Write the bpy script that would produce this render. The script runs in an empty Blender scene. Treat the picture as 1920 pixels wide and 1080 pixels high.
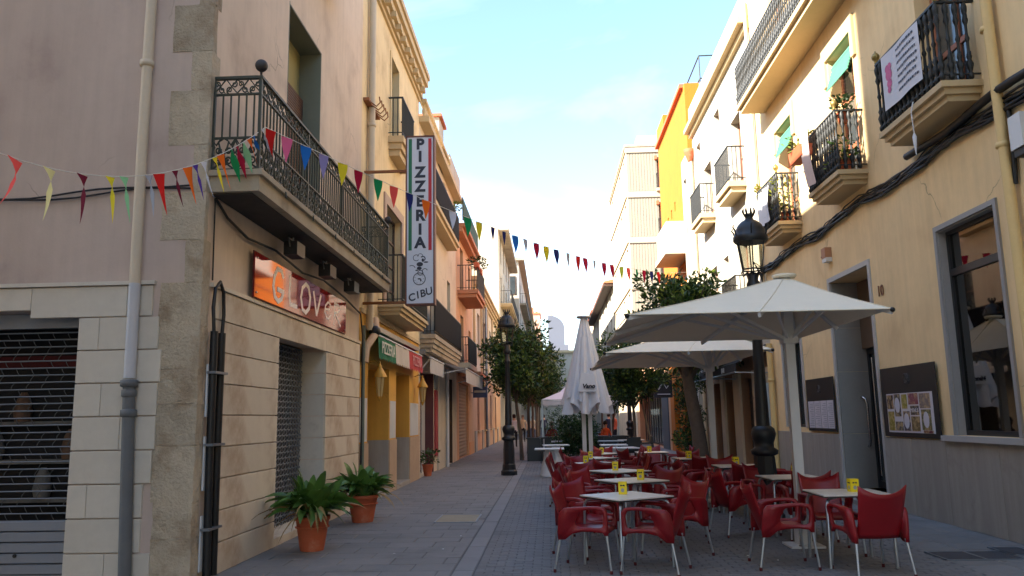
import bpy, bmesh, math, random
import numpy as np
from mathutils import Vector, Matrix, Euler
R = math.radians
SC = bpy.context.scene
COL = SC.collection
random.seed(7)
NP = np.random.default_rng(11)

# ------------------------------------------------------------------ camera, sky, sun, exposure
cam = bpy.data.objects.new('camera', bpy.data.cameras.new('camera'))
COL.objects.link(cam)
cam.location = (0, 0, 1.58)
cam.rotation_euler = (1.732219, 0.017764, 0.046041)
cam.data.lens = 28.125
cam.data.sensor_width = 36
cam.data.clip_end = 2000
SC.camera = cam

SUN_ELEV = R(33)
SUN_FROM = Vector((-.866, -.5, 0)).normalized()      # behind the left shoulder, over the left roofs
W = bpy.data.worlds.new('World'); SC.world = W; W.use_nodes = True
nt = W.node_tree; nt.nodes.clear()
out = nt.nodes.new('ShaderNodeOutputWorld'); bg = nt.nodes.new('ShaderNodeBackground')
sky = nt.nodes.new('ShaderNodeTexSky'); sky.sky_type = 'NISHITA'; sky.sun_disc = False
sky.sun_elevation = SUN_ELEV
sky.sun_rotation = math.atan2(SUN_FROM.x, SUN_FROM.y)
sky.altitude = 20; sky.air_density = 1.25; sky.dust_density = 0.7; sky.ozone_density = 3.0
tc = nt.nodes.new('ShaderNodeTexCoord'); mp = nt.nodes.new('ShaderNodeMapping')
mp.inputs['Scale'].default_value = (1.3, 1.0, 2.6); mp.inputs['Rotation'].default_value = (0, R(28), R(15))
nz = nt.nodes.new('ShaderNodeTexNoise'); nz.inputs['Scale'].default_value = 1.7; nz.inputs['Detail'].default_value = 7
nz.inputs['Roughness'].default_value = 0.55; nz.inputs['Distortion'].default_value = 0.5
rp = nt.nodes.new('ShaderNodeValToRGB'); rp.color_ramp.elements[0].position = 0.50; rp.color_ramp.elements[1].position = 0.78
rp.color_ramp.elements[0].color = (0, 0, 0, 1); rp.color_ramp.elements[1].color = (.16, .16, .16, 1)
mx = nt.nodes.new('ShaderNodeMixRGB'); mx.inputs['Color2'].default_value = (11, 11.6, 12.4, 1)
nt.links.new(tc.outputs['Generated'], mp.inputs['Vector']); nt.links.new(mp.outputs[0], nz.inputs['Vector'])
nt.links.new(nz.outputs['Fac'], rp.inputs[0]); nt.links.new(rp.outputs[0], mx.inputs['Fac'])
nt.links.new(sky.outputs[0], mx.inputs['Color1']); nt.links.new(mx.outputs[0], bg.inputs['Color'])
bg.inputs['Strength'].default_value = 0.082
nt.links.new(bg.outputs[0], out.inputs[0])
sl = bpy.data.lights.new('sun', 'SUN'); sl.energy = 3.6; sl.angle = R(0.53); sl.color = (1, .91, .78)
so = bpy.data.objects.new('sun', sl); COL.objects.link(so)
so.rotation_euler = (-(SUN_FROM * math.cos(SUN_ELEV) + Vector((0, 0, math.sin(SUN_ELEV))))).to_track_quat('-Z', 'Y').to_euler()
so.location = (-40, -20, 40)
SC.view_settings.view_transform = 'Standard'; SC.view_settings.look = 'None'
SC.view_settings.exposure = 2.62; SC.view_settings.gamma = 1; SC.view_settings.use_curve_mapping = False
SC.render.engine = 'CYCLES'
SC.cycles.use_denoising = True; SC.cycles.max_bounces = 8; SC.cycles.transparent_max_bounces = 24
SC.cycles.sample_clamp_indirect = 8

# ------------------------------------------------------------------ materials
def lin(c):
    r = []
    for v in c[:3]:
        v = v / 255
        r.append(v / 12.92 if v <= .04045 else ((v + .055) / 1.055) ** 2.4)
    return r + [1]
MATS = {}
def M(name, rgb, rough=.8, var=.0, scale=3.0, bump=0., bscale=60., metal=0., objvar=0., stain=None, streak=0., spec=.5, emit=0., trans=0., leaf=0., world=False, bdist=.01, spots=None, crack=0.):
    if name in MATS: return MATS[name]
    m = bpy.data.materials.new(name); m.use_nodes = True; MATS[name] = m
    t = m.node_tree; N = t.nodes; L = t.links.new
    b = N['Principled BSDF']; c = lin(rgb)
    b.inputs['Roughness'].default_value = rough; b.inputs['Metallic'].default_value = metal
    b.inputs['Specular IOR Level'].default_value = spec
    co = N.new('ShaderNodeTexCoord'); src = co.outputs['Object']
    if world: src = N.new('ShaderNodeNewGeometry').outputs['Position']
    cur = N.new('ShaderNodeRGB'); cur.outputs[0].default_value = c; cur = cur.outputs[0]
    def noise(sc, det=5, vec=None, ro=.6):
        n = N.new('ShaderNodeTexNoise'); n.inputs['Scale'].default_value = sc; n.inputs['Detail'].default_value = det; n.inputs['Roughness'].default_value = ro
        L(vec or src, n.inputs['Vector']); return n.outputs['Fac']
    def mulv(fac, lo, hi):
        nonlocal cur
        r = N.new('ShaderNodeMapRange'); r.inputs['From Min'].default_value = .25; r.inputs['From Max'].default_value = .75
        r.inputs['To Min'].default_value = lo; r.inputs['To Max'].default_value = hi; L(fac, r.inputs['Value'])
        h = N.new('ShaderNodeHueSaturation'); L(r.outputs[0], h.inputs['Value']); L(cur, h.inputs['Color']); cur = h.outputs[0]
    if var:
        mulv(noise(scale), 1 - var, 1 + var); mulv(noise(scale * 9, 3), 1 - var * .5, 1 + var * .5)
    if objvar:
        oi = N.new('ShaderNodeObjectInfo'); r = N.new('ShaderNodeMapRange'); L(oi.outputs['Random'], r.inputs['Value'])
        r.inputs['To Min'].default_value = 1 - objvar; r.inputs['To Max'].default_value = 1 + objvar
        h = N.new('ShaderNodeHueSaturation'); L(r.outputs[0], h.inputs['Value']); L(cur, h.inputs['Color']); cur = h.outputs[0]
    if streak:
        p = N.new('ShaderNodeMapping'); p.inputs['Scale'].default_value = (5, 5, .35); L(src, p.inputs['Vector'])
        mulv(noise(1.6, 6, p.outputs[0]), 1 - streak, 1 + streak)
    if stain:
        rgb2, sc_, lo, hi, amt = stain
        r = N.new('ShaderNodeMapRange'); r.interpolation_type = 'SMOOTHSTEP'; r.inputs['From Min'].default_value = lo; r.inputs['From Max'].default_value = hi; r.inputs['To Max'].default_value = amt
        L(noise(sc_, 7, None, .65), r.inputs['Value'])
        x = N.new('ShaderNodeMixRGB'); x.inputs['Color2'].default_value = lin(rgb2); L(r.outputs[0], x.inputs['Fac']); L(cur, x.inputs['Color1']); cur = x.outputs[0]
    if crack:
        n = N.new('ShaderNodeTexNoise'); n.inputs['Scale'].default_value = 1.3; n.inputs['Detail'].default_value = 6; L(src, n.inputs['Vector'])
        vm = N.new('ShaderNodeVectorMath'); vm.operation = 'MULTIPLY_ADD'; vm.inputs[1].default_value = (.55, .55, .55); L(n.outputs['Color'], vm.inputs[0]); L(src, vm.inputs[2])
        v = N.new('ShaderNodeTexVoronoi'); v.feature = 'DISTANCE_TO_EDGE'; v.inputs['Scale'].default_value = .42; L(vm.outputs[0], v.inputs['Vector'])
        r = N.new('ShaderNodeMapRange'); r.inputs['From Min'].default_value = .0035; r.inputs['From Max'].default_value = .0015; r.inputs['To Max'].default_value = 1; L(v.outputs['Distance'], r.inputs['Value'])
        k = N.new('ShaderNodeMapRange'); k.inputs['From Min'].default_value = .5; k.inputs['From Max'].default_value = .6; k.inputs['To Max'].default_value = crack; L(noise(.6, 3), k.inputs['Value'])
        q = N.new('ShaderNodeMath'); q.operation = 'MULTIPLY'; L(r.outputs[0], q.inputs[0]); L(k.outputs[0], q.inputs[1])
        x = N.new('ShaderNodeMixRGB'); x.inputs['Color2'].default_value = [.45 * a for a in c[:3]] + [1]; L(q.outputs[0], x.inputs['Fac']); L(cur, x.inputs['Color1']); cur = x.outputs[0]
    if spots:
        rgb2, sc_, rad, amt = spots
        v = N.new('ShaderNodeTexVoronoi'); v.inputs['Scale'].default_value = sc_; L(src, v.inputs['Vector'])
        r = N.new('ShaderNodeMapRange'); r.inputs['From Min'].default_value = rad; r.inputs['From Max'].default_value = rad * .7; r.inputs['To Max'].default_value = amt; L(v.outputs['Distance'], r.inputs['Value'])
        x = N.new('ShaderNodeMixRGB'); x.inputs['Color2'].default_value = lin(rgb2); L(r.outputs[0], x.inputs['Fac']); L(cur, x.inputs['Color1']); cur = x.outputs[0]
    L(cur, b.inputs['Base Color'])
    if bump:
        bp = N.new('ShaderNodeBump'); bp.inputs['Strength'].default_value = bump; bp.inputs['Distance'].default_value = bdist
        L(noise(bscale, 6), bp.inputs['Height']); L(bp.outputs[0], b.inputs['Normal'])
    if emit:
        L(cur, b.inputs['Emission Color']); b.inputs['Emission Strength'].default_value = emit
    if trans: b.inputs['Transmission Weight'].default_value = trans
    if leaf:
        tr = N.new('ShaderNodeBsdfTranslucent'); L(cur, tr.inputs['Color']); ms = N.new('ShaderNodeMixShader'); ms.inputs[0].default_value = leaf
        L(b.outputs[0], ms.inputs[1]); L(tr.outputs[0], ms.inputs[2]); L(ms.outputs[0], N['Material Output'].inputs['Surface'])
    return m
def glass(name, tint=(200, 215, 215), refl=.5, ro=.02):
    m = bpy.data.materials.new(name); m.use_nodes = True; t = m.node_tree; N = t.nodes; N.clear()
    o = N.new('ShaderNodeOutputMaterial'); tr = N.new('ShaderNodeBsdfTransparent'); tr.inputs[0].default_value = lin(tint)
    g = N.new('ShaderNodeBsdfGlossy'); g.inputs['Roughness'].default_value = ro
    f = N.new('ShaderNodeFresnel'); f.inputs['IOR'].default_value = 1.55
    a = N.new('ShaderNodeMath'); a.operation = 'MULTIPLY_ADD'; a.inputs[1].default_value = 1.3; a.inputs[2].default_value = refl * .12; a.use_clamp = True
    t.links.new(f.outputs[0], a.inputs[0]); x = N.new('ShaderNodeMixShader'); t.links.new(a.outputs[0], x.inputs[0])
    t.links.new(tr.outputs[0], x.inputs[1]); t.links.new(g.outputs[0], x.inputs[2]); t.links.new(x.outputs[0], o.inputs[0])
    MATS[name] = m
    return m
def weathered_stucco(name, rgb, stain_rgb, amt=.5, **k):
    return M(name, rgb, .9, var=.07, scale=.8, bump=.16, bscale=45, stain=(stain_rgb, .9, .48, .74, min(1, amt * 1.5)), streak=.07, crack=.8, **k)

stucco_pink = weathered_stucco('pink_stucco', (210, 190, 170), (176, 154, 136), .55)
stucco_mauve = weathered_stucco('mauve_stucco', (188, 170, 158), (160, 140, 132), .5)
stucco_cream = weathered_stucco('cream_stucco', (222, 198, 154), (178, 150, 110), .55)
stucco_yellow = weathered_stucco('yellow_stucco', (234, 204, 154), (204, 168, 120), .4)
stucco_ochre = weathered_stucco('ochre_stucco', (212, 160, 70), (172, 124, 56), .3)
stucco_orange = weathered_stucco('orange_stucco', (204, 162, 126), (176, 130, 98), .4)
stucco_white = weathered_stucco('white_stucco', (184, 176, 160), (154, 146, 130), .4)
stucco_deep_orange = weathered_stucco('deep_orange_stucco', (184, 104, 20), (160, 88, 22), .3)
stucco_pale = weathered_stucco('pale_stucco', (204, 188, 164), (168, 152, 130), .4)
travertine = M('travertine', (214, 200, 178), .75, var=.05, scale=1.5, bump=.12, bscale=70, objvar=.06, stain=((156, 120, 86), 1.0, .46, .72, .7))
travertine_grey = M('grey_travertine', (200, 192, 178), .75, var=.06, scale=1.5, bump=.12, bscale=70, objvar=.05, stain=((150, 142, 130), 2.2, .55, .75, .4))
granite = M('rough_granite', (180, 166, 144), .95, var=.16, scale=3, bump=.9, bscale=34, objvar=.14, stain=((138, 116, 90), 2.0, .46, .68, .7), bdist=.03)
grey_stone = M('grey_stone', (158, 151, 141), .6, var=.05, scale=2, bump=.08, bscale=60, objvar=.05, streak=.16, stain=((120, 109, 97), 2.6, .55, .8, .55))
trim_stone = M('pale_trim_stone', (178, 174, 170), .6, var=.05, scale=3, bump=.05, objvar=.02)
concrete = M('concrete', (168, 154, 132), .9, var=.1, scale=2, bump=.3, bscale=40, stain=((112, 98, 82), 1.6, .5, .75, .6))
cream_trim = M('cream_trim', (196, 172, 132), .85, var=.05, scale=2, bump=.1, stain=((170, 142, 104), 2, .55, .8, .5))
iron = M('black_iron', (38, 40, 40), .5, var=.12, scale=14, bump=.1, spec=.4, stain=((64, 62, 50), 8, .5, .75, .5))
green_iron = M('green_iron', (50, 56, 46), .55, var=.15, scale=14, bump=.15, stain=((78, 70, 52), 8, .5, .75, .6))
lamp_iron = M('lamp_black', (30, 31, 34), .42, var=.1, scale=10, bump=.08)
rust = M('rusty_iron', (142, 92, 58), .85, var=.2, scale=12, bump=.3)
steel = M('brushed_steel', (190, 192, 196), .25, metal=1, var=.03, scale=10)
alu = M('aluminium', (176, 182, 190), .35, metal=.9, var=.03, scale=12)
link_dark = M('link_dark', (84, 84, 84), .5, metal=.5)
galv = M('galvanised', (132, 138, 146), .42, metal=.75, var=.08, scale=8, bump=.05)
shutter_grey = M('shutter_grey', (140, 144, 152), .5, metal=.3, var=.06, scale=4, bump=.05)
black_plastic = M('black_plastic', (20, 20, 22), .5, var=.08, scale=8)
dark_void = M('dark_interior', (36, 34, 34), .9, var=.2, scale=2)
dark_wood = M('dark_wood', (70, 48, 36), .6, var=.15, scale=6, bump=.1)
dark_frame = M('dark_frame', (30, 32, 36), .4, var=.05, scale=6)
pvc_cream = M('cream_pipe', (200, 184, 160), .6, var=.06, scale=3, streak=.05)
pvc_yellow = M('yellow_pipe', (216, 184, 124), .6, var=.06, scale=3, streak=.05)
pvc_white = M('white_pipe', (186, 186, 190), .5, var=.04, scale=4)
pvc_grey = M('grey_cast_pipe', (96, 98, 100), .6, var=.08, scale=6, bump=.15)
white_paint = M('white_paint', (206, 206, 206), .45, var=.03, scale=4)
canvas = M('cream_canvas', (238, 228, 206), .9, var=.03, scale=2.5, bump=.12, bscale=14, leaf=.07, stain=((222, 202, 166), 1.5, .55, .8, .4), bdist=.02)
white_canvas = M('white_canvas', (222, 222, 226), .9, var=.03, scale=4, bump=.1, bscale=30, leaf=.1)
terracotta = M('terracotta', (188, 92, 56), .75, var=.12, scale=5, bump=.12, stain=((202, 150, 122), 4, .52, .75, .6))
tile_red = M('roof_tile', (186, 104, 70), .85, var=.15, scale=6, bump=.2, objvar=.15)
red_plastic = M('red_plastic', (132, 14, 24), .42, var=.07, scale=5, bump=.02, objvar=.14, spec=.5, stain=((170, 48, 44), 4, .6, .85, .25))
dark_red_plastic = M('dark_red_rubber', (84, 14, 20), .6)
formica = M('table_laminate', (226, 220, 210), .28, var=.03, scale=4, spec=.5)
dark_edge = M('dark_edge', (44, 40, 38), .5)
yellow_box = M('yellow_plastic', (236, 208, 20), .4, var=.03, scale=6)
ink = M('dark_print', (30, 32, 46), .6)
ink_grey = M('grey_print', (150, 152, 150), .6)
brown_blind = M('brown_blind', (92, 62, 48), .7, var=.1, scale=5)
green_blind = M('green_blind', (86, 156, 128), .7, var=.08, scale=5, leaf=.2)
olive_reveal = M('olive_paint', (112, 116, 100), .7, var=.06, scale=3)
lvs = [M('leaf_dark', (38, 62, 26), .45, objvar=.1, var=.18, scale=6, leaf=.18), M('leaf_mid', (58, 84, 34), .45, var=.2, scale=6, leaf=.22), M('leaf_light', (112, 128, 50), .5, var=.2, scale=6, leaf=.25)]
asp_leaf = M('aspidistra_leaf', (82, 116, 50), .42, var=.2, scale=9, objvar=.25, leaf=.15)
bark = M('bark', (92, 78, 66), .95, var=.2, scale=8, bump=.6, bscale=30)
soil = M('soil', (54, 40, 30), .95, var=.2, scale=20, bump=.5)
red_acrylic = M('red_acrylic', (150, 30, 26), .05, spec=.7, metal=.15)
letter_white = M('letter_white', (246, 236, 230), .5)
pane_dark = glass('shop_glass', (120, 146, 146), .6)
pane_lamp = glass('lamp_glass', (236, 236, 226), .3, .05)
pane_far = M('window_glass', (58, 66, 70), .08, spec=.8, var=.15, scale=1)
teal_curtain = M('teal_curtain', (92, 134, 138), .8, var=.1, scale=4)

# ------------------------------------------------------------------ mesh builder
class MB:
    def __init__(s): s.v = []; s.f = []; s.mi = []; s.sm = []; s.cm = 0; s.cs = False
    def add(s, vs, fs, smooth=None):
        o = len(s.v); s.v += [tuple(p) for p in vs]
        for f in fs: s.f.append([i + o for i in f]); s.mi.append(s.cm); s.sm.append(s.cs if smooth is None else smooth)
        return s
    def box(s, x0, x1, y0, y1, z0, z1):
        p = [(x, y, z) for z in (z0, z1) for y in (y0, y1) for x in (x0, x1)]
        return s.add(p, [(0, 2, 3, 1), (4, 5, 7, 6), (0, 1, 5, 4), (2, 6, 7, 3), (0, 4, 6, 2), (1, 3, 7, 5)])
    def quad(s, *p): return s.add(p, [tuple(range(len(p)))])
    def bar(s, a, b, w, h=None, up=(0, 0, 1)):
        a, b = Vector(a), Vector(b); h = h or w; d = (b - a).normalized(); u = Vector(up)
        if abs(d.dot(u)) > .95: u = Vector((0, 1, 0))
        x = d.cross(u).normalized() * w / 2; y = x.cross(d).normalized() * h / 2
        p = [q + i * x + j * y for q in (a, b) for i, j in ((-1, -1), (1, -1), (1, 1), (-1, 1))]
        return s.add(p, [(3, 2, 1, 0), (4, 5, 6, 7), (0, 1, 5, 4), (1, 2, 6, 5), (2, 3, 7, 6), (3, 0, 4, 7)])
    def tube(s, pts, r, n=6, closed=False, cap=True):
        pts = [Vector(p) for p in pts]; k = len(pts); rr = r if hasattr(r, '__len__') else [r] * k; vs = []; px = None
        for i, p in enumerate(pts):
            if closed: d = pts[(i + 1) % k] - pts[i - 1]
            else: d = pts[min(i + 1, k - 1)] - pts[max(i - 1, 0)]
            if d.length < 1e-9: d = Vector((0, 0, 1))
            d.normalize()
            if px is None: px = d.orthogonal().normalized()
            else:
                px = px - d * px.dot(d)
                px = px.normalized() if px.length > 1e-6 else d.orthogonal().normalized()
            py = d.cross(px)
            for j in range(n):
                a = 2 * math.pi * j / n; vs.append(p + rr[i] * (math.cos(a) * px + math.sin(a) * py))
        fs = []
        for i in range(k if closed else k - 1):
            i2 = (i + 1) % k
            for j in range(n): fs.append((i * n + j, i * n + (j + 1) % n, i2 * n + (j + 1) % n, i2 * n + j))
        s.add(vs, fs, True)
        if cap and not closed: s.add([vs[j] for j in range(n)][::-1], [tuple(range(n))], False); s.add(vs[-n:], [tuple(range(n))], False)
        return s
    def lathe(s, prof, n=16, c=(0, 0, 0), smooth=True, rot=0):
        vs = []; fs = []
        for r, z in prof:
            for j in range(n):
                a = 2 * math.pi * j / n + rot; vs.append((c[0] + r * math.cos(a), c[1] + r * math.sin(a), c[2] + z))
        for i in range(len(prof) - 1):
            for j in range(n): fs.append((i * n + j, i * n + (j + 1) % n, (i + 1) * n + (j + 1) % n, (i + 1) * n + j))
        s.add(vs, fs, smooth)
        s.add(vs[:n][::-1], [tuple(range(n))], False); s.add(vs[-n:], [tuple(range(n))], False)
        return s
    def sphere(s, c, r, n=10, m=7, sz=1):
        return s.lathe([(max(1e-4, r * math.sin(math.pi * i / m)), -r * sz * math.cos(math.pi * i / m)) for i in range(m + 1)], n, c)
    def prism(s, poly, fn, d0, d1):
        k = len(poly); s.add([fn(u, v, d0) for u, v in poly] + [fn(u, v, d1) for u, v in poly],
            [tuple(range(k))[::-1], tuple(range(k, 2 * k))] + [(i, (i + 1) % k, k + (i + 1) % k, k + i) for i in range(k)], False); return s
    def wbox(s, P, u0, u1, v0, v1, d0, d1):
        p = [P(u, v, d) for d in (d0, d1) for v in (v0, v1) for u in (u0, u1)]
        return s.add(p, [(0, 2, 3, 1), (4, 5, 7, 6), (0, 1, 5, 4), (2, 6, 7, 3), (0, 4, 6, 2), (1, 3, 7, 5)])
    def mesh(s, name, mats):
        me = bpy.data.meshes.new(name); me.from_pydata(s.v, [], s.f)
        for m in (mats if isinstance(mats, (list, tuple)) else [mats]): me.materials.append(m)
        me.polygons.foreach_set('material_index', s.mi); me.polygons.foreach_set('use_smooth', s.sm)
        me.update(); return me
    def build(s, name, mats, parent=None, loc=None):
        return link(name, s.mesh(name, mats), parent, loc)
def link(name, me, parent=None, loc=None, rot=None):
    o = bpy.data.objects.new(name, me); COL.objects.link(o)
    if parent is not None: o.parent = parent; o.matrix_parent_inverse = WINV.get(parent.name, Matrix())
    if loc is not None: o.location = loc
    if rot is not None: o.rotation_euler = rot
    return o
WINV = {}
def thing(name, label, cat, loc=(0, 0, 0), rz=0, group=None, world=False):
    o = bpy.data.objects.new(name, None); COL.objects.link(o); o.empty_display_size = .2
    o.location = loc; o.rotation_euler = (0, 0, rz); tag(o, label, cat, group)
    if world: WINV[o.name] = Matrix.Translation(-Vector(loc))     # its parts are given in world metres
    return o
def tag(o, label=None, cat=None, group=None, kind=None):
    if label: o['label'] = label
    if cat: o['category'] = cat
    if group: o['group'] = group
    if kind: o['kind'] = kind
    return o
def copy_tree(o, parent=None):
    c = o.copy(); COL.objects.link(c)
    if parent is not None: c.parent = parent
    for ch in list(o.children): copy_tree(ch, c)
    return c
def put(proto, first, loc, rz, label, group=None):
    o = proto if first else copy_tree(proto)
    o.location = loc; o.rotation_euler = (0, 0, rz); o['label'] = label
    if group: o['group'] = group
    return o
def text_mesh(txt, size, depth, mat, name='lettering', bold=0.0, shear=0, spacing=1):
    cu = bpy.data.curves.new(name, 'FONT'); cu.body = txt; cu.size = size; cu.extrude = depth; cu.offset = bold; cu.shear = shear
    cu.align_x = 'CENTER'; cu.align_y = 'CENTER'; cu.space_character = spacing; cu.resolution_u = 4
    o = bpy.data.objects.new(name, cu); COL.objects.link(o); bpy.context.view_layer.update()
    me = bpy.data.meshes.new_from_object(o.evaluated_get(bpy.context.evaluated_depsgraph_get()))
    bpy.data.objects.remove(o); bpy.data.curves.remove(cu); me.materials.clear(); me.materials.append(mat); me.name = name
    return me
# wall planes: P(u, z, depth into the wall)
def PX(x0, s): return lambda u, v, d: (x0 + s * d, u, v)         # street-parallel wall, s=-1 left side, +1 right side
def PY(y0): return lambda u, v, d: (u, y0 + d, v)                # wall facing the viewer
LX, RX = -3.6, 5.6
def wall(mb, P, u0, u1, v0, v1, holes=()):
    us = sorted({u0, u1, *[h[0] for h in holes], *[h[1] for h in holes]}); vs = sorted({v0, v1, *[h[2] for h in holes], *[h[3] for h in holes]})
    us = [u for u in us if u0 <= u <= u1]; vs = [v for v in vs if v0 <= v <= v1]
    for i in range(len(us) - 1):
        for j in range(len(vs) - 1):
            cu, cv = (us[i] + us[i + 1]) / 2, (vs[j] + vs[j + 1]) / 2
            if any(h[0] < cu < h[1] and h[2] < cv < h[3] for h in holes): continue
            mb.quad(P(us[i], vs[j], 0), P(us[i + 1], vs[j], 0), P(us[i + 1], vs[j + 1], 0), P(us[i], vs[j + 1], 0))
    for h in holes:
        a, b, c, d, e = h[:5]
        for q in ((a, c, a, d), (b, c, b, d), (a, c, b, c), (a, d, b, d)):
            mb.quad(P(q[0], q[1], 0), P(q[2], q[3], 0), P(q[2], q[3], e), P(q[0], q[1], e))
        if len(h) < 6: mb.quad(P(a, c, e), P(b, c, e), P(b, d, e), P(a, d, e))
def body(mb, P, u0, u1, v0, v1, depth=9, roof=True):
    for u in (u0, u1): mb.quad(P(u, v0, 0), P(u, v1, 0), P(u, v1, depth), P(u, v0, depth))
    if roof: mb.quad(P(u0, v1, 0), P(u1, v1, 0), P(u1, v1, depth), P(u0, v1, depth))
    mb.quad(P(u0, v0, depth), P(u1, v0, depth), P(u1, v1, depth), P(u0, v1, depth))
def window(P, parent, u0, u1, v0, v1, d, frame=None, pane=None, cols=2, rows=1, w=.05, name='window'):
    m = MB()
    m.wbox(P, u0, u0 + w, v0, v1, d - .05, d); m.wbox(P, u1 - w, u1, v0, v1, d - .05, d)
    m.wbox(P, u0 + w, u1 - w, v0, v0 + w, d - .05, d); m.wbox(P, u0 + w, u1 - w, v1 - w, v1, d - .05, d)
    for i in range(1, cols):
        x = u0 + (u1 - u0) * i / cols; m.wbox(P, x - w / 2, x + w / 2, v0 + w, v1 - w, d - .048, d - .002)
    for j in range(1, rows):
        z = v0 + (v1 - v0) * j / rows; m.wbox(P, u0 + w, u1 - w, z - w / 2, z + w / 2, d - .044, d - .006)
    o = m.build(name, frame or dark_wood, parent)
    for i in range(cols):
        a, b = u0 + (u1 - u0) * i / cols, u0 + (u1 - u0) * (i + 1) / cols
        MB().wbox(P, a + w / 2, b - w / 2, v0 + w, v1 - w, d - .022, d - .014).build('pane', pane or pane_far, o)
    return o
def surround(P, parent, u0, u1, v0, v1, w=.12, pr=.03, mat=None, sill=False, name='surround'):
    m = MB(); m.wbox(P, u0 - w, u0, v0, v1 + w, -pr, .01); m.wbox(P, u1, u1 + w, v0, v1 + w, -pr, .01); m.wbox(P, u0, u1, v1, v1 + w, -pr, .01)
    if sill: m.wbox(P, u0 - w, u1 + w, v0 - .06, v0, -pr - .04, .01)
    return m.build(name, mat or trim_stone, parent)
def shutter_slats(P, parent, u0, u1, v0, v1, d, mat, h=.09, name='shutter'):
    o = MB().wbox(P, u0, u1, v0, v1, d, d + .01).build(name, mat, parent); n = max(2, int((v1 - v0) / h)); h = (v1 - v0) / n
    me = MB().prism([(0, .003), (0, h - .003), (.008, h * .75), (.014, h * .5), (.008, h * .25)], lambda a, z, u: [x - y for x, y in zip(P(u, z, -a), P(0, 0, 0))], u0, u1).mesh('slat', mat)
    base = Vector(P(0, 0, d))
    for i in range(n): link('slat', me, o, base + Vector((0, 0, v0 + i * h)))
    return o
ORN = [(0.019, 0), (0.038, .02), (0.041, .06), (0.022, .09), (0.034, .13), (0.050, .19), (0.024, .25), (0.038, .29), (0.022, .33), (0.019, .48), (0.034, .52), (0.019, .56), (0.019, .70), (0.041, .76), (0.022, .82), (0.038, .88), (0.043, .93), (0.019, 1)]
def balcony(P, parent, u0, u1, out, zt, th=.18, h=1.0, style='plain', slab=None, metal=None, gap=.11, steps=0, ball=False, solid=None, label=None):
    m = MB(); metal = metal or iron
    if steps:
        for i in range(steps):
            k = i / steps; m.wbox(P, u0 + k * .16, u1 - k * .16, zt - th * (i + 1) / steps, zt - th * i / steps - (.0 if i == 0 else .001), -out + k * .16, .02)
    else: m.wbox(P, u0, u1, zt - th, zt, -out, .02)
    o = m.build('balcony', slab or concrete, parent)
    if label: o['label'] = label
    ins = .04; a, b, e = u0 + ins, u1 - ins, -out + ins; r = .012
    top = MB(); bot = MB()
    for mb, z, w_, h_ in ((top, zt + h, .045, .03), (bot, zt + .09, .03, .015)):
        mb.wbox(P, a - .02, b + .02, z - h_ / 2, z + h_ / 2, e - w_ / 2, e + w_ / 2)
        for u in (a, b): mb.wbox(P, u - w_ / 2, u + w_ / 2, z - h_ / 2, z + h_ / 2, e + w_ / 2, .0)
    top.build('handrail', metal, o); bot.build('bottom_rail', metal, o)
    if solid:
        MB().wbox(P, a, b, zt + .1, zt + h - .03, e - .03, e - .022).build('railing_screen', solid, o)
    if style == 'ornate':
        me = MB(); me.lathe([(rr, z * (h - .03)) for rr, z in ORN], 6)
        for z in (.16, .30, .78):
            for sx in (-1, 1): me.tube([(0, sx * .012, z * h - .05), (0, sx * .045, z * h - .02), (0, sx * .045, z * h + .03), (0, sx * .015, z * h + .05)], .007, 4)
        me = me.mesh('baluster', metal)
    else:
        me = MB().lathe([(r, 0), (r, h - .03)], 5).mesh('baluster', metal)
    n = max(1, round((b - a) / gap)); pos = [(a + (b - a) * i / n, e) for i in range(n + 1)]
    k = max(1, round((out - ins) / gap)); pos += [(u, e + (0 - e) * i / k) for u in (a, b) for i in range(1, k)]
    for u, d in pos: link('baluster', me, o, P(u, zt + .02, d))
    if ball:
        for u in (a, b):
            q = P(u, zt + h + .015, e); MB().lathe([(.02, 0), (.03, .02), (.02, .04), (.055, .08), (.062, .12), (.045, .16), (.012, .185), (.01, .21)], 10, q).build('finial', M('brass_finial', (150, 128, 72), .4, metal=.6), o)
    return o
def downpipe(pts, r, mat, parent, name='downpipe', collars=(), strap=galv):
    o = MB().tube(pts, r, 12).build(name, mat, parent)
    for q in collars: MB().lathe([(r + .004, -.035), (r + .018, -.03), (r + .018, .03), (r + .004, .035)], 12, q).build('pipe_collar', mat, o)
    return o
def spiral(cx, cy, r0, r1, a0, turns, n=14):
    return [(cx + (r0 + (r1 - r0) * i / n) * math.cos(a0 + turns * 2 * math.pi * i / n), cy + (r0 + (r1 - r0) * i / n) * math.sin(a0 + turns * 2 * math.pi * i / n)) for i in range(n + 1)]

# ------------------------------------------------------------------ ground
gm = M('street_mortar', (86, 85, 87), .9, var=.1, scale=1.5, bump=.3, bscale=60, world=True)
pave = M('paver_grey', (112, 110, 110), .72, var=.1, scale=2.2, bump=.2, bscale=90, objvar=.06, stain=((78, 76, 78), .8, .48, .72, .6), world=True, spots=((60, 59, 60), 2.3, .06, .7))
flag_m = M('paving_slab_grey', (118, 115, 113), .7, var=.08, scale=1.6, bump=.2, bscale=90, objvar=.07, stain=((84, 82, 82), 1.0, .48, .72, .6), world=True, spots=((66, 65, 66), 1.9, .07, .7))
strip_m = M('pale_kerb_stone', (122, 120, 120), .7, var=.07, scale=3, bump=.2, bscale=90, objvar=.06, world=True)
g = MB().quad((-400, -200, -.03), (400, -200, -.03), (400, 700, -.03), (-400, 700, -.03)).build('ground', M('ground_earth', (120, 112, 104), .95, var=.1, scale=.2, world=True)); tag(g, kind='structure')
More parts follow.
